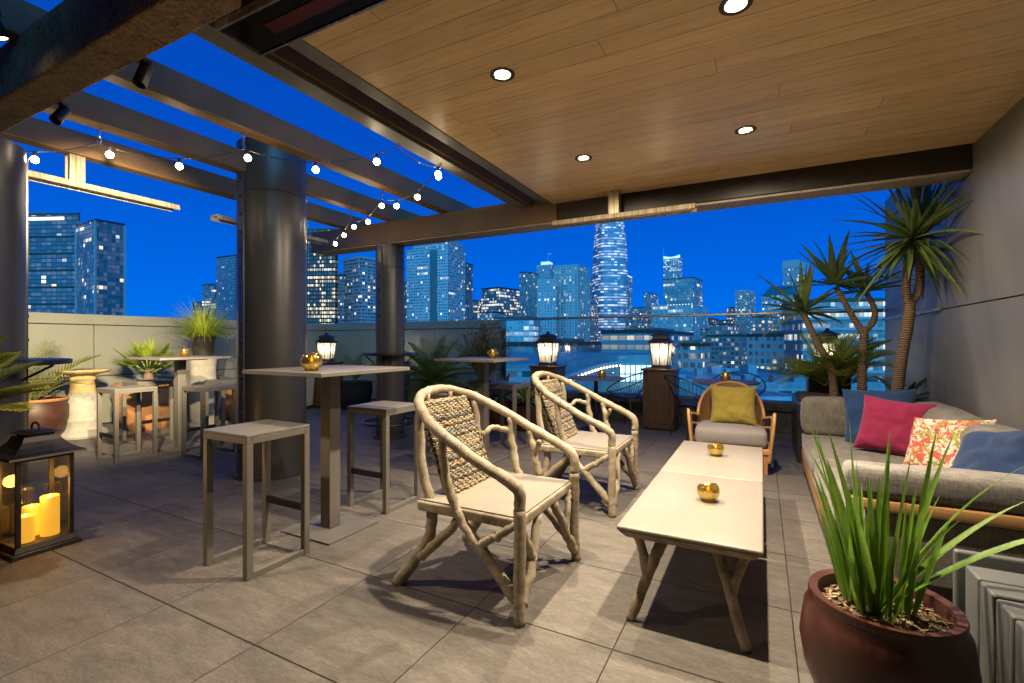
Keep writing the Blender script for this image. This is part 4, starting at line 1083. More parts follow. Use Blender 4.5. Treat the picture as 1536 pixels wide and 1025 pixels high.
pot('pale_pot', 'pale terracotta pot cut by the left edge beside the floor lantern', (-3.76,.76,0), [(.15,0),(.20,.08),(.245,.24),(.25,.36),(.22,.48),(.23,.50),(.23,.53)], 'pale_terra')
t = thing('cycad', 'dark drooping cycad leaves reaching in from the left edge', 'cycad', (-3.76,.76,.5))
MB().lathe([(.07,-.06),(.075,.1),(.06,.28),(.03,.33)], 14).build('trunk', M['bark'], t, smooth=True)
m = MB()
for i in range(22): frond(m, (0,0,.30), i*2.4+.3, R(74-2.3*i), .52, .55, 22, .17, .034, 80+i, .3)
m.build('fronds', M['leaf_palm'], t, smooth='all')

# rear plants
pot('stone_pot', 'wide rugged charcoal pot under the large cycad', (-4.64,6.15,0), [(.26,0),(.33,.10),(.39,.3),(.40,.42),(.38,.50),(.40,.53)], 'dark_pot')
t = thing('cycad', 'large cycad with arching green fronds in the rugged charcoal pot', 'cycad', (-4.64,6.15,.50))
M['leaf_cycad'] = leafmat('cycad_leaf', (.09,.16,.03), (.30,.38,.075))
m = MB()
for i in range(26): frond(m, (0,0,.06), i*2.4, R(80-3.0*i), .78, .85, 28, .21, .024, 120+i)
m.build('fronds', M['leaf_cycad'], t, smooth='all')
MB().lathe([(.09,0),(.10,.05),(.05,.10)], 14).build('trunk', M['bark'], t, smooth=True)
pot('brown_pot', 'reddish brown pot holding the tall wispy bush', (-4.05,6.72,0), [(.2,0),(.27,.2),(.30,.45),(.28,.58),(.30,.60)], 'brown_pot')
m = MB(); r_ = random.Random(31)
for i in range(230):
    a = r_.uniform(0,6.28); e = r_.uniform(R(50),R(90)); L_ = r_.uniform(.6,1.12); p = Vector((-4.05,6.72,.56)); dr = Vector((math.cos(a)*math.cos(e),math.sin(a)*math.cos(e),math.sin(e)))
    pts = [p+dr*L_*k/7+Vector((r_.uniform(-.02,.02),r_.uniform(-.02,.02),-.08*(k/7)**2)) for k in range(8)]
    m.tube(pts, .0028, 4)
    for q_ in pts[3:]:
        for _ in range(3): m.blade(q_, (r_.uniform(-1,1),r_.uniform(-1,1),r_.uniform(-.2,1)), .085, .013, .4, 2, .2)
o = m.build('wispy_bush', M['leaf_bush'], None); tag(o, 'tall wispy olive brown bush at the end of the rear wall', 'bush')
pot('low_pot', 'brown pot under the blue green broad leaf plant', (-3.42,6.15,0), [(.18,0),(.24,.2),(.25,.38),(.26,.40)], 'brown_pot')
m = crown(MB(), (-3.42,6.15,.40), 26, .42, .11, .1, 1.4, .9, 8, 7, .12); o = m.build('broad_leaf_plant', M['leaf_blue'], None, smooth='all'); tag(o, 'blue green broad leaf plant beside the bright succulent', 'plant')
pot('low_pot', 'brown pot under the bright green succulent', (-2.96,6.10,0), [(.18,0),(.23,.18),(.24,.34),(.25,.36)], 'brown_pot')
m = crown(MB(), (-2.96,6.10,.40), 34, .30, .075, -.3, 1.45, .5, 12, 6, .15); o = m.build('succulent', M['leaf_succ'], None, smooth='all'); tag(o, 'bright green rosette succulent below the lantern pedestal', 'succulent')
pot('bowl_pot', 'wide dark brown bowl pot seen under the near bar table top', (-6.78,6.55,0), [(.2,0),(.29,.12),(.33,.32),(.32,.46),(.34,.50)], 'dark_pot')
m = MB()
for i in range(7): frond(m, (-6.78,6.55,.48), [-.6,.3,-1.2,2.8,1.2,-.1,2.0][i], R([55,48,62,60,50,70,66][i]), .62, .5, 24, .16, .014, 170+i)
o = m.build('young_palm', M['leaf_palm'], None, smooth='all'); tag(o, 'young palm fanning out of the wide bowl pot', 'palm')
t = thing('lattice_pot', 'pale square planter with a diamond lattice face under a lantern', 'planter', (-7.58,6.0,0), R(12))
MB().frustum((0,0),.15,.15,.06,.18,.18,.68).build('body', M['castconc'], t, bev=.006)
m = MB()
for k in range(-7,14):
    for s in (-1,1):
        a = Vector((-.17, -.186, .10+k*.075)); b = Vector((.17, -.186, .10+k*.075+s*.34))
        if s < 0: a.z += .34; b.z += .34
        pts = [a.lerp(b, j/16) for j in range(17)]; pts = [p for p in pts if .10 < p.z < .66]
        if len(pts) > 2:
            pts = [Vector((p.x, -.153-.03*(p.z-.06)/.62, p.z)) for p in pts]; m.tube([pts[0],pts[-1]], .005, 5)
m.build('lattice', M['castconc'], t)
MB().box(-.16,.16,-.16,.16,0,.058).build('foot', M['dark_pot'], t)

# ------------------------------------------------------------------ city
GZ = -46.0
def cam_to_world(l, dd, z):
    return Vector((-math.sin(TH)*dd+math.cos(TH)*l, math.cos(TH)*dd+math.sin(TH)*l, z))
def uvbox(m, x0, x1, y0, y1, z0, z1, uo=0):
    P = [(x0,y0),(x1,y0),(x1,y1),(x0,y1)]; u = uo
    for k in range(4):
        a, b = P[k], P[(k+1)%4]; L = math.hypot(b[0]-a[0], b[1]-a[1])
        m.add([(*a,z0),(*b,z0),(*b,z1),(*a,z1)], [(0,1,2,3)], [[(u,z0),(u+L,z0),(u+L,z1),(u,z1)]]); u += L
    m.add([(*P[0],z1),(*P[1],z1),(*P[2],z1),(*P[3],z1)], [(0,1,2,3)], [[(-1e4,-1e4)]*4])
    return m
def bld(label, x0, split, x1, ytop, D, mat, phi=28, depth=None, roofmat='bronze', par=True, name='tower_block', extra=None, cat='building'):
    """building whose near vertical edge stands D metres out; faces turned by phi degrees"""
    if D >= 230: D *= 1.55
    f = R(phi); k = D/715
    q0, ls, q1 = (x0-768)/715, (split-768)*k, (x1-768)/715
    two = x1 > split+.5
    if two: f = max(f, math.atan(q1)+R(13))
    if q0 < 0: f = min(f, math.atan(1/abs(q0))-R(16))
    L1 = max(3, (ls-q0*D)/(math.cos(f)+q0*math.sin(f)))
    L2 = (q1*D-ls)/(math.sin(f)-q1*math.cos(f)) if two else (depth or L1*.8)
    zt = 1.25+(512.5-ytop)*k
    t = thing(name, label, cat, cam_to_world(ls, D, 0), TH-f)
    m = uvbox(MB(), -L1, 0, 0, L2, GZ, zt); m.build('facade', mat, t)
    if par:
        h = 1.4
        MB().box(-L1-.2,.2,-.2,.3,zt+.01,zt+h).box(-L1-.2,.2,L2-.3,L2+.2,zt+.01,zt+h).box(-L1-.2,-L1+.3,.31,L2-.31,zt+.01,zt+h).box(-.3,.2,.31,L2-.31,zt+.01,zt+h).build('roof_parapet', roofmat if not isinstance(roofmat, str) else M[roofmat], t)
        MB().box(-L1*.7,-L1*.25,L2*.3,L2*.75,zt+.01,zt+h*1.9).build('roof_plant', M['trim'], t)
    if extra: extra(t, L1, L2, zt, k)
    return t
F = facade
stone_b = (.30,.36,.40); cyan_g = (.10,.26,.34); dark_g = (.03,.07,.11); blue_g = (.05,.16,.26)
pale = plain('pale_parapet', (.30,.36,.38), .6); M['pale'] = pale
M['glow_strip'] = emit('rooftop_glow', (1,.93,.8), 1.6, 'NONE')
# fins standing proud of a facade: real vertical piers
def piers(name, t, L1, L2, z0, z1, n1, n2, w, dpt, mat):
    m = MB()
    for i in range(n1+1): x = -L1*i/n1; m.box(x-w/2,x+w/2,-dpt,-.01,z0,z1)
    for i in range(n2+1): y = L2*i/n2; m.box(.01,dpt,y-w/2,y+w/2,z0,z1)
    m.build(name, mat, t)
def slabs(name, t, L1, L2, z0, z1, step, h, dpt, mat):
    m = MB(); z = z0
    while z < z1:
        m.box(-L1-dpt,dpt,-dpt,-.015,z,z+h).box(.015,dpt,-.015,L2,z,z+h); z += step
    m.build(name, mat, t)

# far left slab and its projecting tower
def x_(t, L1, L2, zt, k):
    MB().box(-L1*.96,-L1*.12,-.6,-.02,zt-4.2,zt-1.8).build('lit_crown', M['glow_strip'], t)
    slabs('floor_band', t, L1, 2, -10, zt-6, 14, 1.2, .5, M['bronze'])
bld('wide dark blue slab tower, far left, with a bright strip under its roof', -60, 118, 120, 322, 255, F('facade_far_left', 4.6, 3.5, .10, .26, (.030,.06,.08), (.028,.10,.15), .06, seed=1, strength=1.7), 4, 40, extra=x_)
def x_(t, L1, L2, zt, k): piers('corner_pier', t, L1, L2, GZ, zt-.2, 1, 1, 1.6, .5, M['pale'])
bld('projecting blue glass corner tower in front of the far left slab', 114, 143, 187, 331, 235, F('facade_corner_tower', 2.6, 3.4, .12, .24, (.09,.15,.18), (.035,.12,.175), .06, seed=2, strength=1.8, rowlit=.02), 38, extra=x_)
bld('low dark block left of the grass pot', 289, 305, 306, 455, 420, F('facade_low_dark', 3, 3.6, .2, .3, (.02,.04,.07), dark_g, .1, seed=3), 6, 30)
bld('narrow office block with bright floors beside the stone hotel tower', 303, 322, 327, 428, 400, F('facade_bright_floors', 2.4, 3.6, .2, .35, (.10,.15,.2), (.06,.14,.2), .25, seed=4, rowlit=.25, strength=1.8), 15)
bld('slender punched window tower just left of the big column', 324, 352, 372, 384, 380, F('facade_punched', 2.6, 3.3, .45, .42, (.12,.20,.29), dark_g, .05, seed=5), 28)
# between the columns
bld('blue tower edge hidden by the big column', 420, 462, 463, 318, 300, F('facade_blue_edge', 3, 3.5, .1, .25, (.06,.15,.25), blue_g, .03, seed=6), 4, 30)
bld('black office tower with yellow lit rows right of the big column', 461, 503, 506, 345, 290, F('facade_black_office', 2.0, 3.7, .22, .42, (.028,.032,.036), (.03,.05,.06), .5, (1,.78,.42), seed=7, rowlit=.38, strength=2.1, cool=.1), 6, 40, extra=lambda t,L1,L2,zt,k: piers('pier', t, L1, L2, GZ, zt, 10, 3, .35, .4, M['bronze']))
bld('pale gridded tower left of the slim column', 515, 541, 577, 386, 310, F('facade_pale_grid', 3.2, 3.4, .30, .45, (.26,.33,.38), (.02,.05,.09), .16, seed=8, strength=2.0), 38, roofmat='pale', extra=lambda t,L1,L2,zt,k: slabs('floor_band', t, L1, L2, -10, zt-1, 3.4, .7, .45, M['pale']))
bld('lower pale wing beside the gridded tower', 503, 516, 520, 414, 318, F('facade_pale_wing', 2.4, 3.4, .4, .45, (.22,.30,.36), (.02,.05,.09), .12, seed=9), 12)
def x_(t, L1, L2, zt, k):
    m = uvbox(MB(), -L1*.86, -L1*.02, L2*.06, L2*.9, zt+.05, zt+11)
    m.build('upper_storeys', cm_, t)
    MB().box(-L1*.42,-L1*.26,-.8,-.02,GZ,zt-1).build('dark_bay', M['dkglass'], t)
M['dkglass'] = plain('dark_bay_glass', (.03,.12,.15), .2)
cm_ = F('facade_cyan_hotel', 2.3, 3.2, .30, .42, (.30,.44,.50), (.03,.13,.19), .08, seed=10, strength=1.9, rowlit=.03)
bld('broad cyan hotel tower with stepped top behind the slim column', 610, 672, 698, 372, 330, cm_, 24, extra=x_, roofmat='pale')
bld('dark shoulder tower behind the cyan hotel', 680, 698, 709, 396, 360, F('facade_shoulder', 2.5, 3.4, .3, .4, (.08,.16,.22), dark_g, .06, seed=11), 30)
bld('low teal office block right of the cyan hotel', 696, 712, 724, 452, 420, F('facade_low_teal', 2.5, 3.6, .15, .3, (.06,.16,.2), (.05,.2,.25), .3, seed=12, rowlit=.2), 30)
# centre
bld('dark two faced office block with brownish left face', 722, 748, 779, 432, 390, F('facade_two_face', 2.2, 3.8, .12, .34, (.10,.12,.12), (.05,.16,.22), .3, seed=13, rowlit=.28, strength=1.6), 40)
bld('slim teal tower behind the dark office block', 779, 789, 808, 409, 460, F('facade_slim_teal', 2.6, 3.6, .2, .3, (.14,.24,.27), (.06,.18,.23), .10, seed=14), 40)
def x_(t, L1, L2, zt, k):
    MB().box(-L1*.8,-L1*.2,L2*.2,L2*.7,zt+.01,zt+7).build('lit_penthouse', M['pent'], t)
    MB().tube([(-L1*.4,L2*.4,zt+7),(-L1*.4,L2*.4,zt+22)], [.35,.15], 6).build('mast', M['pale'], t)
    m = MB(); vs = []
    for i in range(9): vs += [(-L1*.4+i*.75, L2*.4, zt+21+.5*math.sin(i*.8)), (-L1*.4+i*.75, L2*.4+.1, zt+18.4+.5*math.sin(i*.8+.3))]
    m.add(vs, [(2*i,2*i+1,2*i+3,2*i+2) for i in range(8)]).build('flag', M['pale'], t)
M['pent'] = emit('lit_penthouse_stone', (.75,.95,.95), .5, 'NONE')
bld('old hotel tower with a floodlit crown and a flag mast', 805, 826, 836, 398, 470, F('facade_crown_hotel', 3.0, 3.5, .40, .40, (.22,.33,.38), (.04,.12,.18), .10, seed=15), 26, extra=x_, roofmat='pale')
bld('broad stone hotel tower with rows of small windows in the centre', 832, 866, 884, 398, 350, F('facade_stone_hotel', 3.4, 3.3, .52, .40, (.29,.41,.46), (.03,.10,.16), .22, seed=16, strength=1.5, cool=.4), 30, roofmat='pale', extra=lambda t,L1,L2,zt,k: piers('pier', t, L1, L2, GZ, zt-.3, 5, 4, 1.6, .5, M['pale']))
bld('lower wing of the central stone hotel', 806, 834, 836, 420, 345, F('facade_hotel_wing', 3.4, 3.3, .5, .4, (.27,.38,.43), (.03,.11,.17), .16, seed=17), 5, 30, roofmat='pale')
# tall tapered tower
def tapered(label, px, D, w0, ytop, mat):
    D *= 1.5; k = D/715; zt = 1.25+(512.5-ytop)*k; t = thing('tapered_tower', label, 'building', cam_to_world((px-768)*k, D, 0), TH+R(12))
    m = MB(); n = 48; lv = 34; vs = []; fs = []; uvs = []
    def sec(a, r):
        c, s_ = math.cos(a), math.sin(a); q_ = (abs(c)**3.4+abs(s_)**3.4)**(-1/3.4); return (r*q_*c, r*q_*s_)
    for i in range(lv+1):
        s_ = i/lv; z = GZ+(zt-GZ)*s_; r = w0*k/2*(1-.02*s_-.24*max(0,(s_-.62)/.38)**2.2)
        for j in range(n): vs.append((*sec(2*PI*j/n, r), z))
    for i in range(lv):
        for j in range(n):
            l = (j+1)%n; fs.append((i*n+j, i*n+l, (i+1)*n+l, (i+1)*n+j))
            z0 = GZ+(zt-GZ)*i/lv; z1 = GZ+(zt-GZ)*(i+1)/lv; U = 2*PI*w0*k/2/n
            uvs.append([(j*U,z0),((j+1)*U,z0),((j+1)*U,z1),(j*U,z1)])
    fs.append(tuple(lv*n+j for j in range(n))); uvs.append([(-1e4,-1e4)]*n)
    m.add(vs, fs, uvs).build('facade', mat, t)
    rt_ = w0*k/2*.62; MB().lathe([(rt_,zt+.02),(rt_*.96,zt+8),(rt_*.6,zt+9)], 32).build('crown', M['dkglass'], t, smooth=True)
    return t
tapered('tallest tower, rounded and tapering, with bright white floor bands', 914.5, 560, 47, 326, F('facade_tapered', 5.5, 4.6, .04, .42, (.11,.25,.36), (.06,.19,.30), .9, (.86,.95,1), seed=18, rowlit=.6, strength=.85, cool=.5))
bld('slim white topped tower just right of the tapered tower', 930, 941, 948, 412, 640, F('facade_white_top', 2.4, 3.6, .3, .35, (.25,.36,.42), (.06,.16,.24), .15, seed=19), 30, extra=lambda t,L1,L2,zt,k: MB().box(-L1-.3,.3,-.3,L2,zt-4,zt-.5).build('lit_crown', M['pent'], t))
bld('low brown roofed block right of the tapered tower', 947, 968, 979, 462, 520, F('facade_brown_roof', 2.4, 3.5, .2, .4, (.12,.18,.21), (.05,.13,.18), .2, seed=20), 25)
def x_(t, L1, L2, zt, k):
    m = MB(); 
    vs = [(-L1,0,zt-1)]+[(-L1+L1*i/12,0,zt+5-3*math.sin(PI*i/12)) for i in range(13)]+[(0,0,zt-1)]; nn_ = len(vs)
    m.add([(x,-.3,z) for x,y,z in vs]+[(x,.3,z) for x,y,z in vs], [tuple(range(nn_-1,-1,-1)), tuple(range(nn_,2*nn_))]+[(k,(k+1)%nn_,nn_+(k+1)%nn_,nn_+k) for k in range(nn_)])
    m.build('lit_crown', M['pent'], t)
    MB().tube([(-L1,0,zt),(-L1,0,zt+24)], [.7,.15], 6).build('spire', M['pale'], t)
    MB().bar((-L1*.75,-.35,zt-8),(-L1*.2,-.35,zt-36),.8,.3).bar((-L1*.02,-.35,zt-8),(-L1*.02,-.35,zt-36),.8,.3).build('cross_brace', M['pale'], t)
bld('slim glass tower with a needle spire and lit crown', 995, 1020, 1023, 386, 560, F('facade_spire', 2.2, 3.8, .12, .3, (.12,.24,.3), (.08,.22,.3), .30, (.9,.95,1), seed=21, rowlit=.2, strength=1.0), 8, 30, extra=x_, roofmat='pale')
bld('teal glass slab in front of the needle tower', 995, 1040, 1054, 417, 430, F('facade_teal_slab', 2.6, 4.2, .08, .25, (.08,.22,.26), (.07,.22,.28), .10, seed=22, rowlit=.06), 20)
def x_(t, L1, L2, zt, k):
    m = MB()
    for i in range(9): m.lathe([(0,zt+.6),(.5,zt+1.2),(0,zt+1.9)], 8, c=(-L1*.6+L1*.6*i/8,-.3), cap=False)
    m.build('roof_light', M['glow_strip'], t)
bld('wide pale teal glass block with a row of lights along its roof', 979, 1038, 1062, 458, 330, F('facade_wide_teal', 2.8, 4.0, .12, .30, (.20,.36,.40), (.10,.29,.34), .12, seed=23, strength=1.4, rowlit=.04), 28, extra=x_, roofmat='pale')
bld('small lit office block right of the teal block', 1056, 1070, 1077, 479, 420, F('facade_small_office', 2.8, 3.8, .15, .4, (.08,.14,.18), dark_g, .35, seed=24, rowlit=.3), 30)
bld('small dark office block with white lit floors', 1076, 1092, 1099, 482, 440, F('facade_small_dark', 2.8, 3.8, .15, .4, (.05,.09,.12), dark_g, .35, seed=25, rowlit=.3), 30)
bld('slender pale green residential tower standing alone', 1103, 1121, 1133, 436, 520, F('facade_residential', 2.6, 3.3, .22, .34, (.25,.40,.42), (.07,.21,.25), .14, seed=26), 34, roofmat='pale', extra=lambda t,L1,L2,zt,k: slabs('balcony', t, L1, L2, -10, zt-1, 3.3, .8, .9, M['pale']))
def x_(t, L1, L2, zt, k):
    m = MB().frustum((-L1/2,L2/2), L1/2-.5,L2/2-.5,zt+.1, L1*.30,L2*.3,zt+11); m.build('mansard_roof', M['dkglass'], t)
bld('dark roofed tower with a sloping mansard behind the leftmost yucca', 1142, 1192, 1207, 442, 330, F('facade_mansard', 3.0, 3.5, .42, .40, (.24,.36,.40), (.04,.13,.18), .28, seed=27, strength=1.6), 22, extra=x_, par=False)
def x_(t, L1, L2, zt, k):
    MB().box(-L1-.5,.5,-.5,-.05,zt-10,zt+3).box(.05,.5,-.04,L2,zt-10,zt+3).build('crown_screen', M['pale'], t)
    MB().box(-L1*.05,L1*.55,-6,-.1,zt-34,zt-29).build('lit_terrace', M['warm_terrace'], t)
M['warm_terrace'] = emit('lit_terrace', (1,.68,.34), .55, 'NONE')
bld('tall tower with a finned crown seen behind the yucca leaves', 1174, 1198, 1214, 392, 520, F('facade_fin_crown', 1.8, 3.8, .3, .22, (.25,.38,.42), (.08,.2,.26), .08, seed=28), 30, extra=x_, roofmat='pale')
bld('very wide glass office building with long lit floors behind the yuccas', 1204, 1335, 1335, 452, 190, F('facade_long_floors', 1.7, 4.3, .10, .42, (.16,.25,.29), (.06,.15,.19), .5, (1,.86,.58), seed=29, rowlit=.35, strength=1.3, cool=.3), 12, extra=lambda t,L1,L2,zt,k: slabs('floor_band', t, L1, L2, -20, zt-1, 4.3, 1.1, .6, M['pale']))
bld('gridded stone office block below the mansard tower', 1120, 1190, 1212, 505, 215, F('facade_grid_office', 2.6, 3.5, .42, .46, (.22,.32,.36), (.03,.09,.13), .40, seed=30, strength=1.5), 16)
bld('brownish mid rise block with uneven lit windows', 1060, 1112, 1134, 505, 240, F('facade_mid_rise', 3.0, 3.6, .3, .44, (.14,.18,.19), (.025,.06,.085), .24, seed=31, strength=1.5), 24)
bld('low wide office block with bands of yellow windows behind the nearest lantern', 902, 972, 1040, 500, 170, F('facade_low_bands', 3.2, 3.4, .12, .52, (.14,.23,.27), (.035,.10,.14), .35, (1,.82,.48), seed=32, rowlit=.25, strength=1.1), 22)
bld('curved roofed low teal building left of the pedestal lantern', 740, 800, 812, 478, 230, F('facade_low_glass', 4, 4.2, .06, .35, (.22,.42,.46), (.10,.30,.36), .25, (.9,1,.85), seed=33, rowlit=.3, strength=.8), 16)
bld('grey plain block in the middle distance', 742, 800, 905, 520, 140, F('facade_plain', 5, 3.6, .5, .62, (.12,.24,.29), (.05,.14,.18), .10, seed=34), 14)

for lab_, a_, b_, c_, y_, D_, sd_, wl_, gl_, lt_ in [
    ('blue office block in the gap left of the tall tapered tower', 872, 884, 896, 446, 500, 51, (.08,.16,.23), (.04,.14,.2), .3),
    ('stepped grey block just right of the tall tapered tower', 938, 958, 972, 476, 400, 52, (.16,.24,.28), (.03,.09,.13), .3),
    ('narrow lit block between the teal glass block and the green tower', 1090, 1100, 1106, 462, 560, 53, (.10,.18,.22), (.05,.15,.2), .4),
    ('plain blue tower between the green tower and the mansard tower', 1128, 1138, 1146, 470, 480, 54, (.09,.18,.25), (.04,.14,.2), .25),
    ('distant pale tower left of the needle spire', 966, 978, 988, 440, 700, 55, (.18,.3,.36), (.06,.18,.24), .2),
    ('short glass block at the foot of the teal glass slab', 1050, 1064, 1074, 496, 300, 56, (.08,.17,.2), (.05,.17,.21), .4),
    ('grey slab tower behind the slim column', 588, 602, 612, 424, 420, 57, (.14,.22,.28), (.03,.1,.15), .25),
    ('distant dark tower between the old hotel and the tapered tower', 880, 888, 893, 418, 620, 58, (.07,.15,.21), (.04,.13,.19), .2),
    ('low stone terrace block in front of the teal glass block', 1000, 1050, 1066, 520, 200, 59, (.2,.3,.34), (.03,.09,.13), .35),
    ('mid height lit block beneath the pale green tower', 1064, 1092, 1108, 488, 270, 61, (.12,.2,.23), (.04,.12,.16), .5),
    ('warm lit block at the left foot of the mansard tower', 1128, 1152, 1166, 476, 300, 62, (.15,.2,.22), (.04,.11,.15), .6),
    ('blue grey block low behind the bush', 716, 742, 756, 470, 300, 60, (.14,.25,.29), (.05,.16,.2), .35)]:
    bld(lab_, a_, b_, c_, y_, D_, F('facade_fill_%d' % sd_, 2.4+.2*(sd_%4), 3.4+.1*(sd_%5), .15+.05*(sd_%5), .3+.04*(sd_%4), wl_, gl_, lt_, seed=sd_, rowlit=.08, strength=1.5), 24+sd_%9)

# nearer roofs seen through the glass
M['roof_teal'] = plain('rooftop_membrane', (.13,.25,.31), .6, 0, .25, .5); M['roof_blue'] = plain('pale_roof_membrane', (.19,.36,.45), .45, 0, .15, .3); M['deck_pale'] = plain('pale_roof_deck', (.30,.38,.30), .6, 0, .12, .8)
def roofblock(label, x0, x1, d0, d1, z, mat, units, seed):
    l0, l1 = (x0-768)*d0/715, (x1-768)*d0/715
    t = thing('low_building', label, 'building', cam_to_world(l0, d0, 0), TH); L = l1-l0; W = d1-d0
    m = uvbox(MB(), 0, L, 0, W, GZ, z); m.build('facade', F('low_facade_%d' % seed, 3, 3.4, .3, .5, (.2,.3,.33), (.03,.08,.11), .2, seed=seed, strength=1), t)
    MB().box(.35,L-.35,.35,W-.35,z+.005,z+.05).build('roof', mat, t)
    MB().box(-.1,L+.1,-.1,.3,z+.002,z+.8).box(-.1,L+.1,W-.3,W+.1,z+.002,z+.8).box(-.1,.3,.302,W-.302,z+.002,z+.8).box(L-.3,L+.1,.302,W-.302,z+.002,z+.8).build('roof_parapet', mat, t)
    r_ = random.Random(seed); m = MB(); m2 = MB()
    for i in range(units):
        x, y = r_.uniform(2,L-5), r_.uniform(2,W-5); a, b, h = r_.uniform(1.2,3.5), r_.uniform(1.2,3), r_.uniform(.8,2.4)
        m.box(x,x+a,y,y+b,z+.06,z+h)
        if i % 2: m2.box(x+a+.5,x+a+1.4,y,y+b,z+.06,z+.35+h*.4)
    m.build('roof_plant', M['roof_teal'], t, bev=.05)
    if m2.v: m2.build('roof_duct', M['pale'], t)
    return t
roofblock('low building with pale blue flat roof below the round table', 985, 1200, 42, 72, -4.4, M['roof_blue'], 8, 41)
roofblock('second flat roofed building with rooftop plant farther out', 1050, 1330, 78, 120, -6.2, M['roof_teal'], 12, 42)
roofblock('flat teal roof beyond the small round table', 700, 905, 85, 130, -4.0, M['roof_teal'], 6, 43)
roofblock('broad flat roof in front of the low office block', 905, 1080, 125, 165, -9, M['roof_teal'], 10, 44)
# rooftop bar: lit doors, curved cornice with bulbs
t = thing('rooftop_pavilion', 'rooftop pavilion with bright doors and a curved cornice dotted with bulbs', 'building', cam_to_world((905-768)*40/715, 40, 0), TH)
pts = [(-5.2+6.4*(i/16), -16.5*((16-i)/16)**1.35, 0) for i in range(17)]
m = MB()
for i in range(16):
    a, b = pts[i], pts[i+1]
    m.add([(a[0],a[1],-3.6),(b[0],b[1],-3.6),(b[0],b[1],-.1),(a[0],a[1],-.1)], [(0,1,2,3)])
m.add([(pts[-1][0],pts[-1][1],-3.6),(5.5,0,-3.6),(5.5,0,-.1),(pts[-1][0],0,-.1)], [(0,1,2,3)])
m.build('wall', M['roof_teal'], t)
m = MB()
for i in range(16):
    a, b = pts[i], pts[i+1]; m.bar((a[0],a[1]-.25,-.48),(b[0],b[1]-.25,-.48),.5,.14)
m.build('cornice', M['roof_blue'], t)
m = MB(); n = 17
vs = [(x,y,-.09) for x,y,_ in pts]+[(5.6,0,-.09),(5.6,9,-.09),(-14,9,-.09),(-14,-16.5,-.09)]
m.add(vs+[(x,y,.12) for x,y,_ in vs], [tuple(range(21,42))]+[(k,(k+1)%21,21+(k+1)%21,21+k) for k in range(21)]).build('roof', M['roof_teal'], t)
M['pav_bulb'] = emit('pavilion_bulb', (1,.97,.8), 3.0, 'NONE')
for i in range(1,17):
    a = pts[i]; MB().lathe([(0,-.11),(.085,-.03),(.085,.03),(0,.11)], 10, cap=False).build('bulb', M['pav_bulb'], t, loc=(a[0]+.1, a[1]-.55, -.74))
M['door_glow'] = emit('lit_door', (.85,.97,.95), 1.0, 'NONE')
MB().box(1.35,4.9,-.10,-.02,-2.1,-.75).build('lit_door', M['door_glow'], t)
m = MB()
for i in range(9): m.box(1.35+.444*i-.03,1.35+.444*i+.03,-.16,-.11,-2.1,-.75)
m.box(1.3,4.95,-.17,-.165,-1.5,-1.43); m.build('door_frame', M['bronze'], t)
MB().box(-5.0,7.5,-17.5,9.0,-3.9,-2.25).build('deck', M['deck_pale'], t)
m = MB().bar((0,-9,-1.3),(8,-9,-1.3),.05,.05)
for i in range(7): m.tube([(1.3*i,-9,-2.25),(1.3*i,-9,-1.3)], .025, 6)
m.build('railing', M['rail'], t)

d = MB().add([(-6000,-6000,GZ),(6000,-6000,GZ),(6000,6000,GZ),(-6000,6000,GZ)], [(0,1,2,3)]).build('city_ground', plain('asphalt', (.04,.045,.05), .8, 0, .3, .02)); tag(d, kind='structure')
# unseen wall behind the camera, added and raised to keep afterglow off the deck
d = MB().box(-9.4,1.8,-3.6,-3.05,-4,16).build('glow_block_wall', M['bronze']); tag(d, kind='structure')

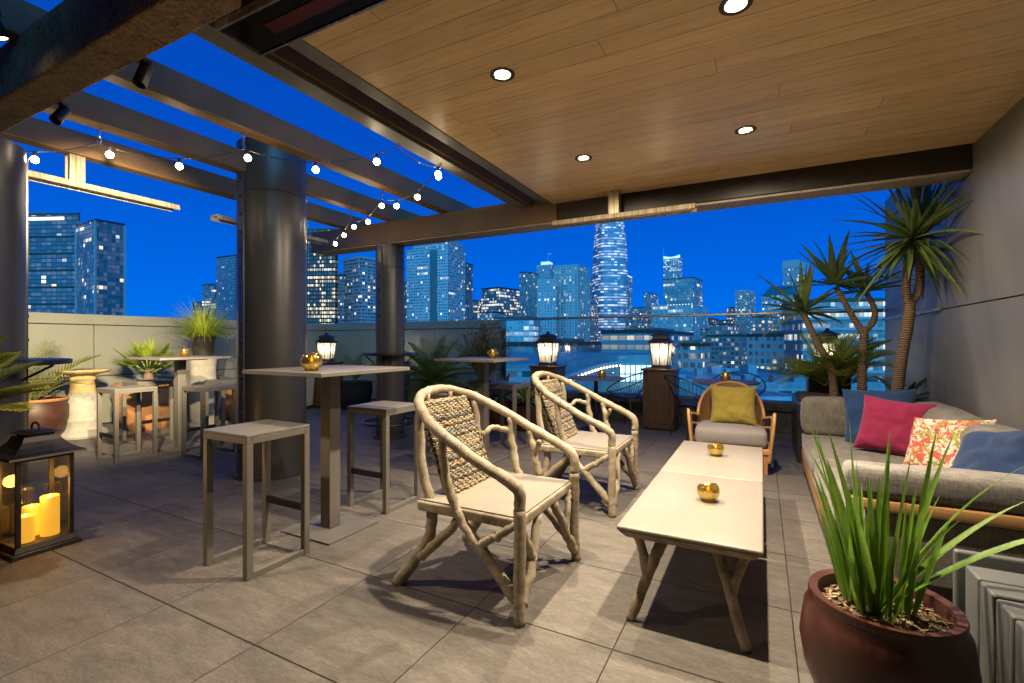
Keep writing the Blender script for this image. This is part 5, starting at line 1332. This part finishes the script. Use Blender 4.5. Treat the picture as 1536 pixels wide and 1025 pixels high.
# ------------------------------------------------------------------ sky, camera, output
w = bpy.data.worlds.new('World'); bpy.context.scene.world = w; w.use_nodes = True
nt = w.node_tree; nn = nt.nodes; bg = nn['Background']
tc = nn.new('ShaderNodeTexCoord'); sp = nn.new('ShaderNodeSeparateXYZ'); nt.links.new(tc.outputs['Generated'], sp.inputs[0])
rp = nn.new('ShaderNodeValToRGB'); nt.links.new(sp.outputs[2], rp.inputs[0])
e = rp.color_ramp.elements; e[0].position = 0; e[0].color = (.0,.175,.82,1); e[1].position = .75; e[1].color = (.0,.046,.38,1)
x = e.new(.13); x.color = (.0,.130,.76,1); x = e.new(.33); x.color = (.0,.077,.56,1)
# afterglow in the west, behind the camera
dv = nn.new('ShaderNodeVectorMath'); dv.operation = 'DOT_PRODUCT'; nt.links.new(tc.outputs['Generated'], dv.inputs[0]); dv.inputs[1].default_value = (math.sin(TH)*.95, -math.cos(TH)*.95, .2)
rg = nn.new('ShaderNodeMapRange'); rg.inputs['From Min'].default_value = .42; rg.inputs['From Max'].default_value = .95; rg.inputs['To Max'].default_value = 1; rg.clamp = True; nt.links.new(dv.outputs['Value'], rg.inputs['Value'])
mx = nn.new('ShaderNodeMix'); mx.data_type = 'RGBA'; nt.links.new(rg.outputs[0], mx.inputs['Factor']); nt.links.new(rp.outputs[0], mx.inputs['A']); mx.inputs['B'].default_value = (.42,2.2,4.1,1)
sky = nn.new('ShaderNodeTexSky'); sky.sky_type = 'NISHITA'; sky.sun_disc = False; sky.sun_elevation = R(-4); sky.sun_rotation = PI-TH
ad = nn.new('ShaderNodeMix'); ad.data_type = 'RGBA'; ad.blend_type = 'ADD'; ad.inputs['Factor'].default_value = .05
nt.links.new(mx.outputs['Result'], ad.inputs['A']); nt.links.new(sky.outputs[0], ad.inputs['B']); nt.links.new(ad.outputs['Result'], bg.inputs[0]); bg.inputs[1].default_value = .86

cam = bpy.data.cameras.new('camera'); co = bpy.data.objects.new('camera', cam); C.objects.link(co)
co.location = (0,0,1.25); co.rotation_euler = (PI/2, 0, TH); cam.sensor_width = 36; cam.lens = 36*715/1536; cam.clip_start = .05; cam.clip_end = 9000
sc = bpy.context.scene; sc.camera = co
sc.view_settings.view_transform = 'Standard'; sc.view_settings.look = 'None'; sc.view_settings.exposure = .25; sc.view_settings.gamma = 1
sc.render.engine = 'CYCLES'
sc.cycles.use_denoising = True; sc.cycles.max_bounces = 7; sc.cycles.diffuse_bounces = 4; sc.cycles.glossy_bounces = 3; sc.cycles.transparent_max_bounces = 16; sc.cycles.sample_clamp_indirect = 4; sc.cycles.caustics_reflective = False; sc.cycles.caustics_refractive = False
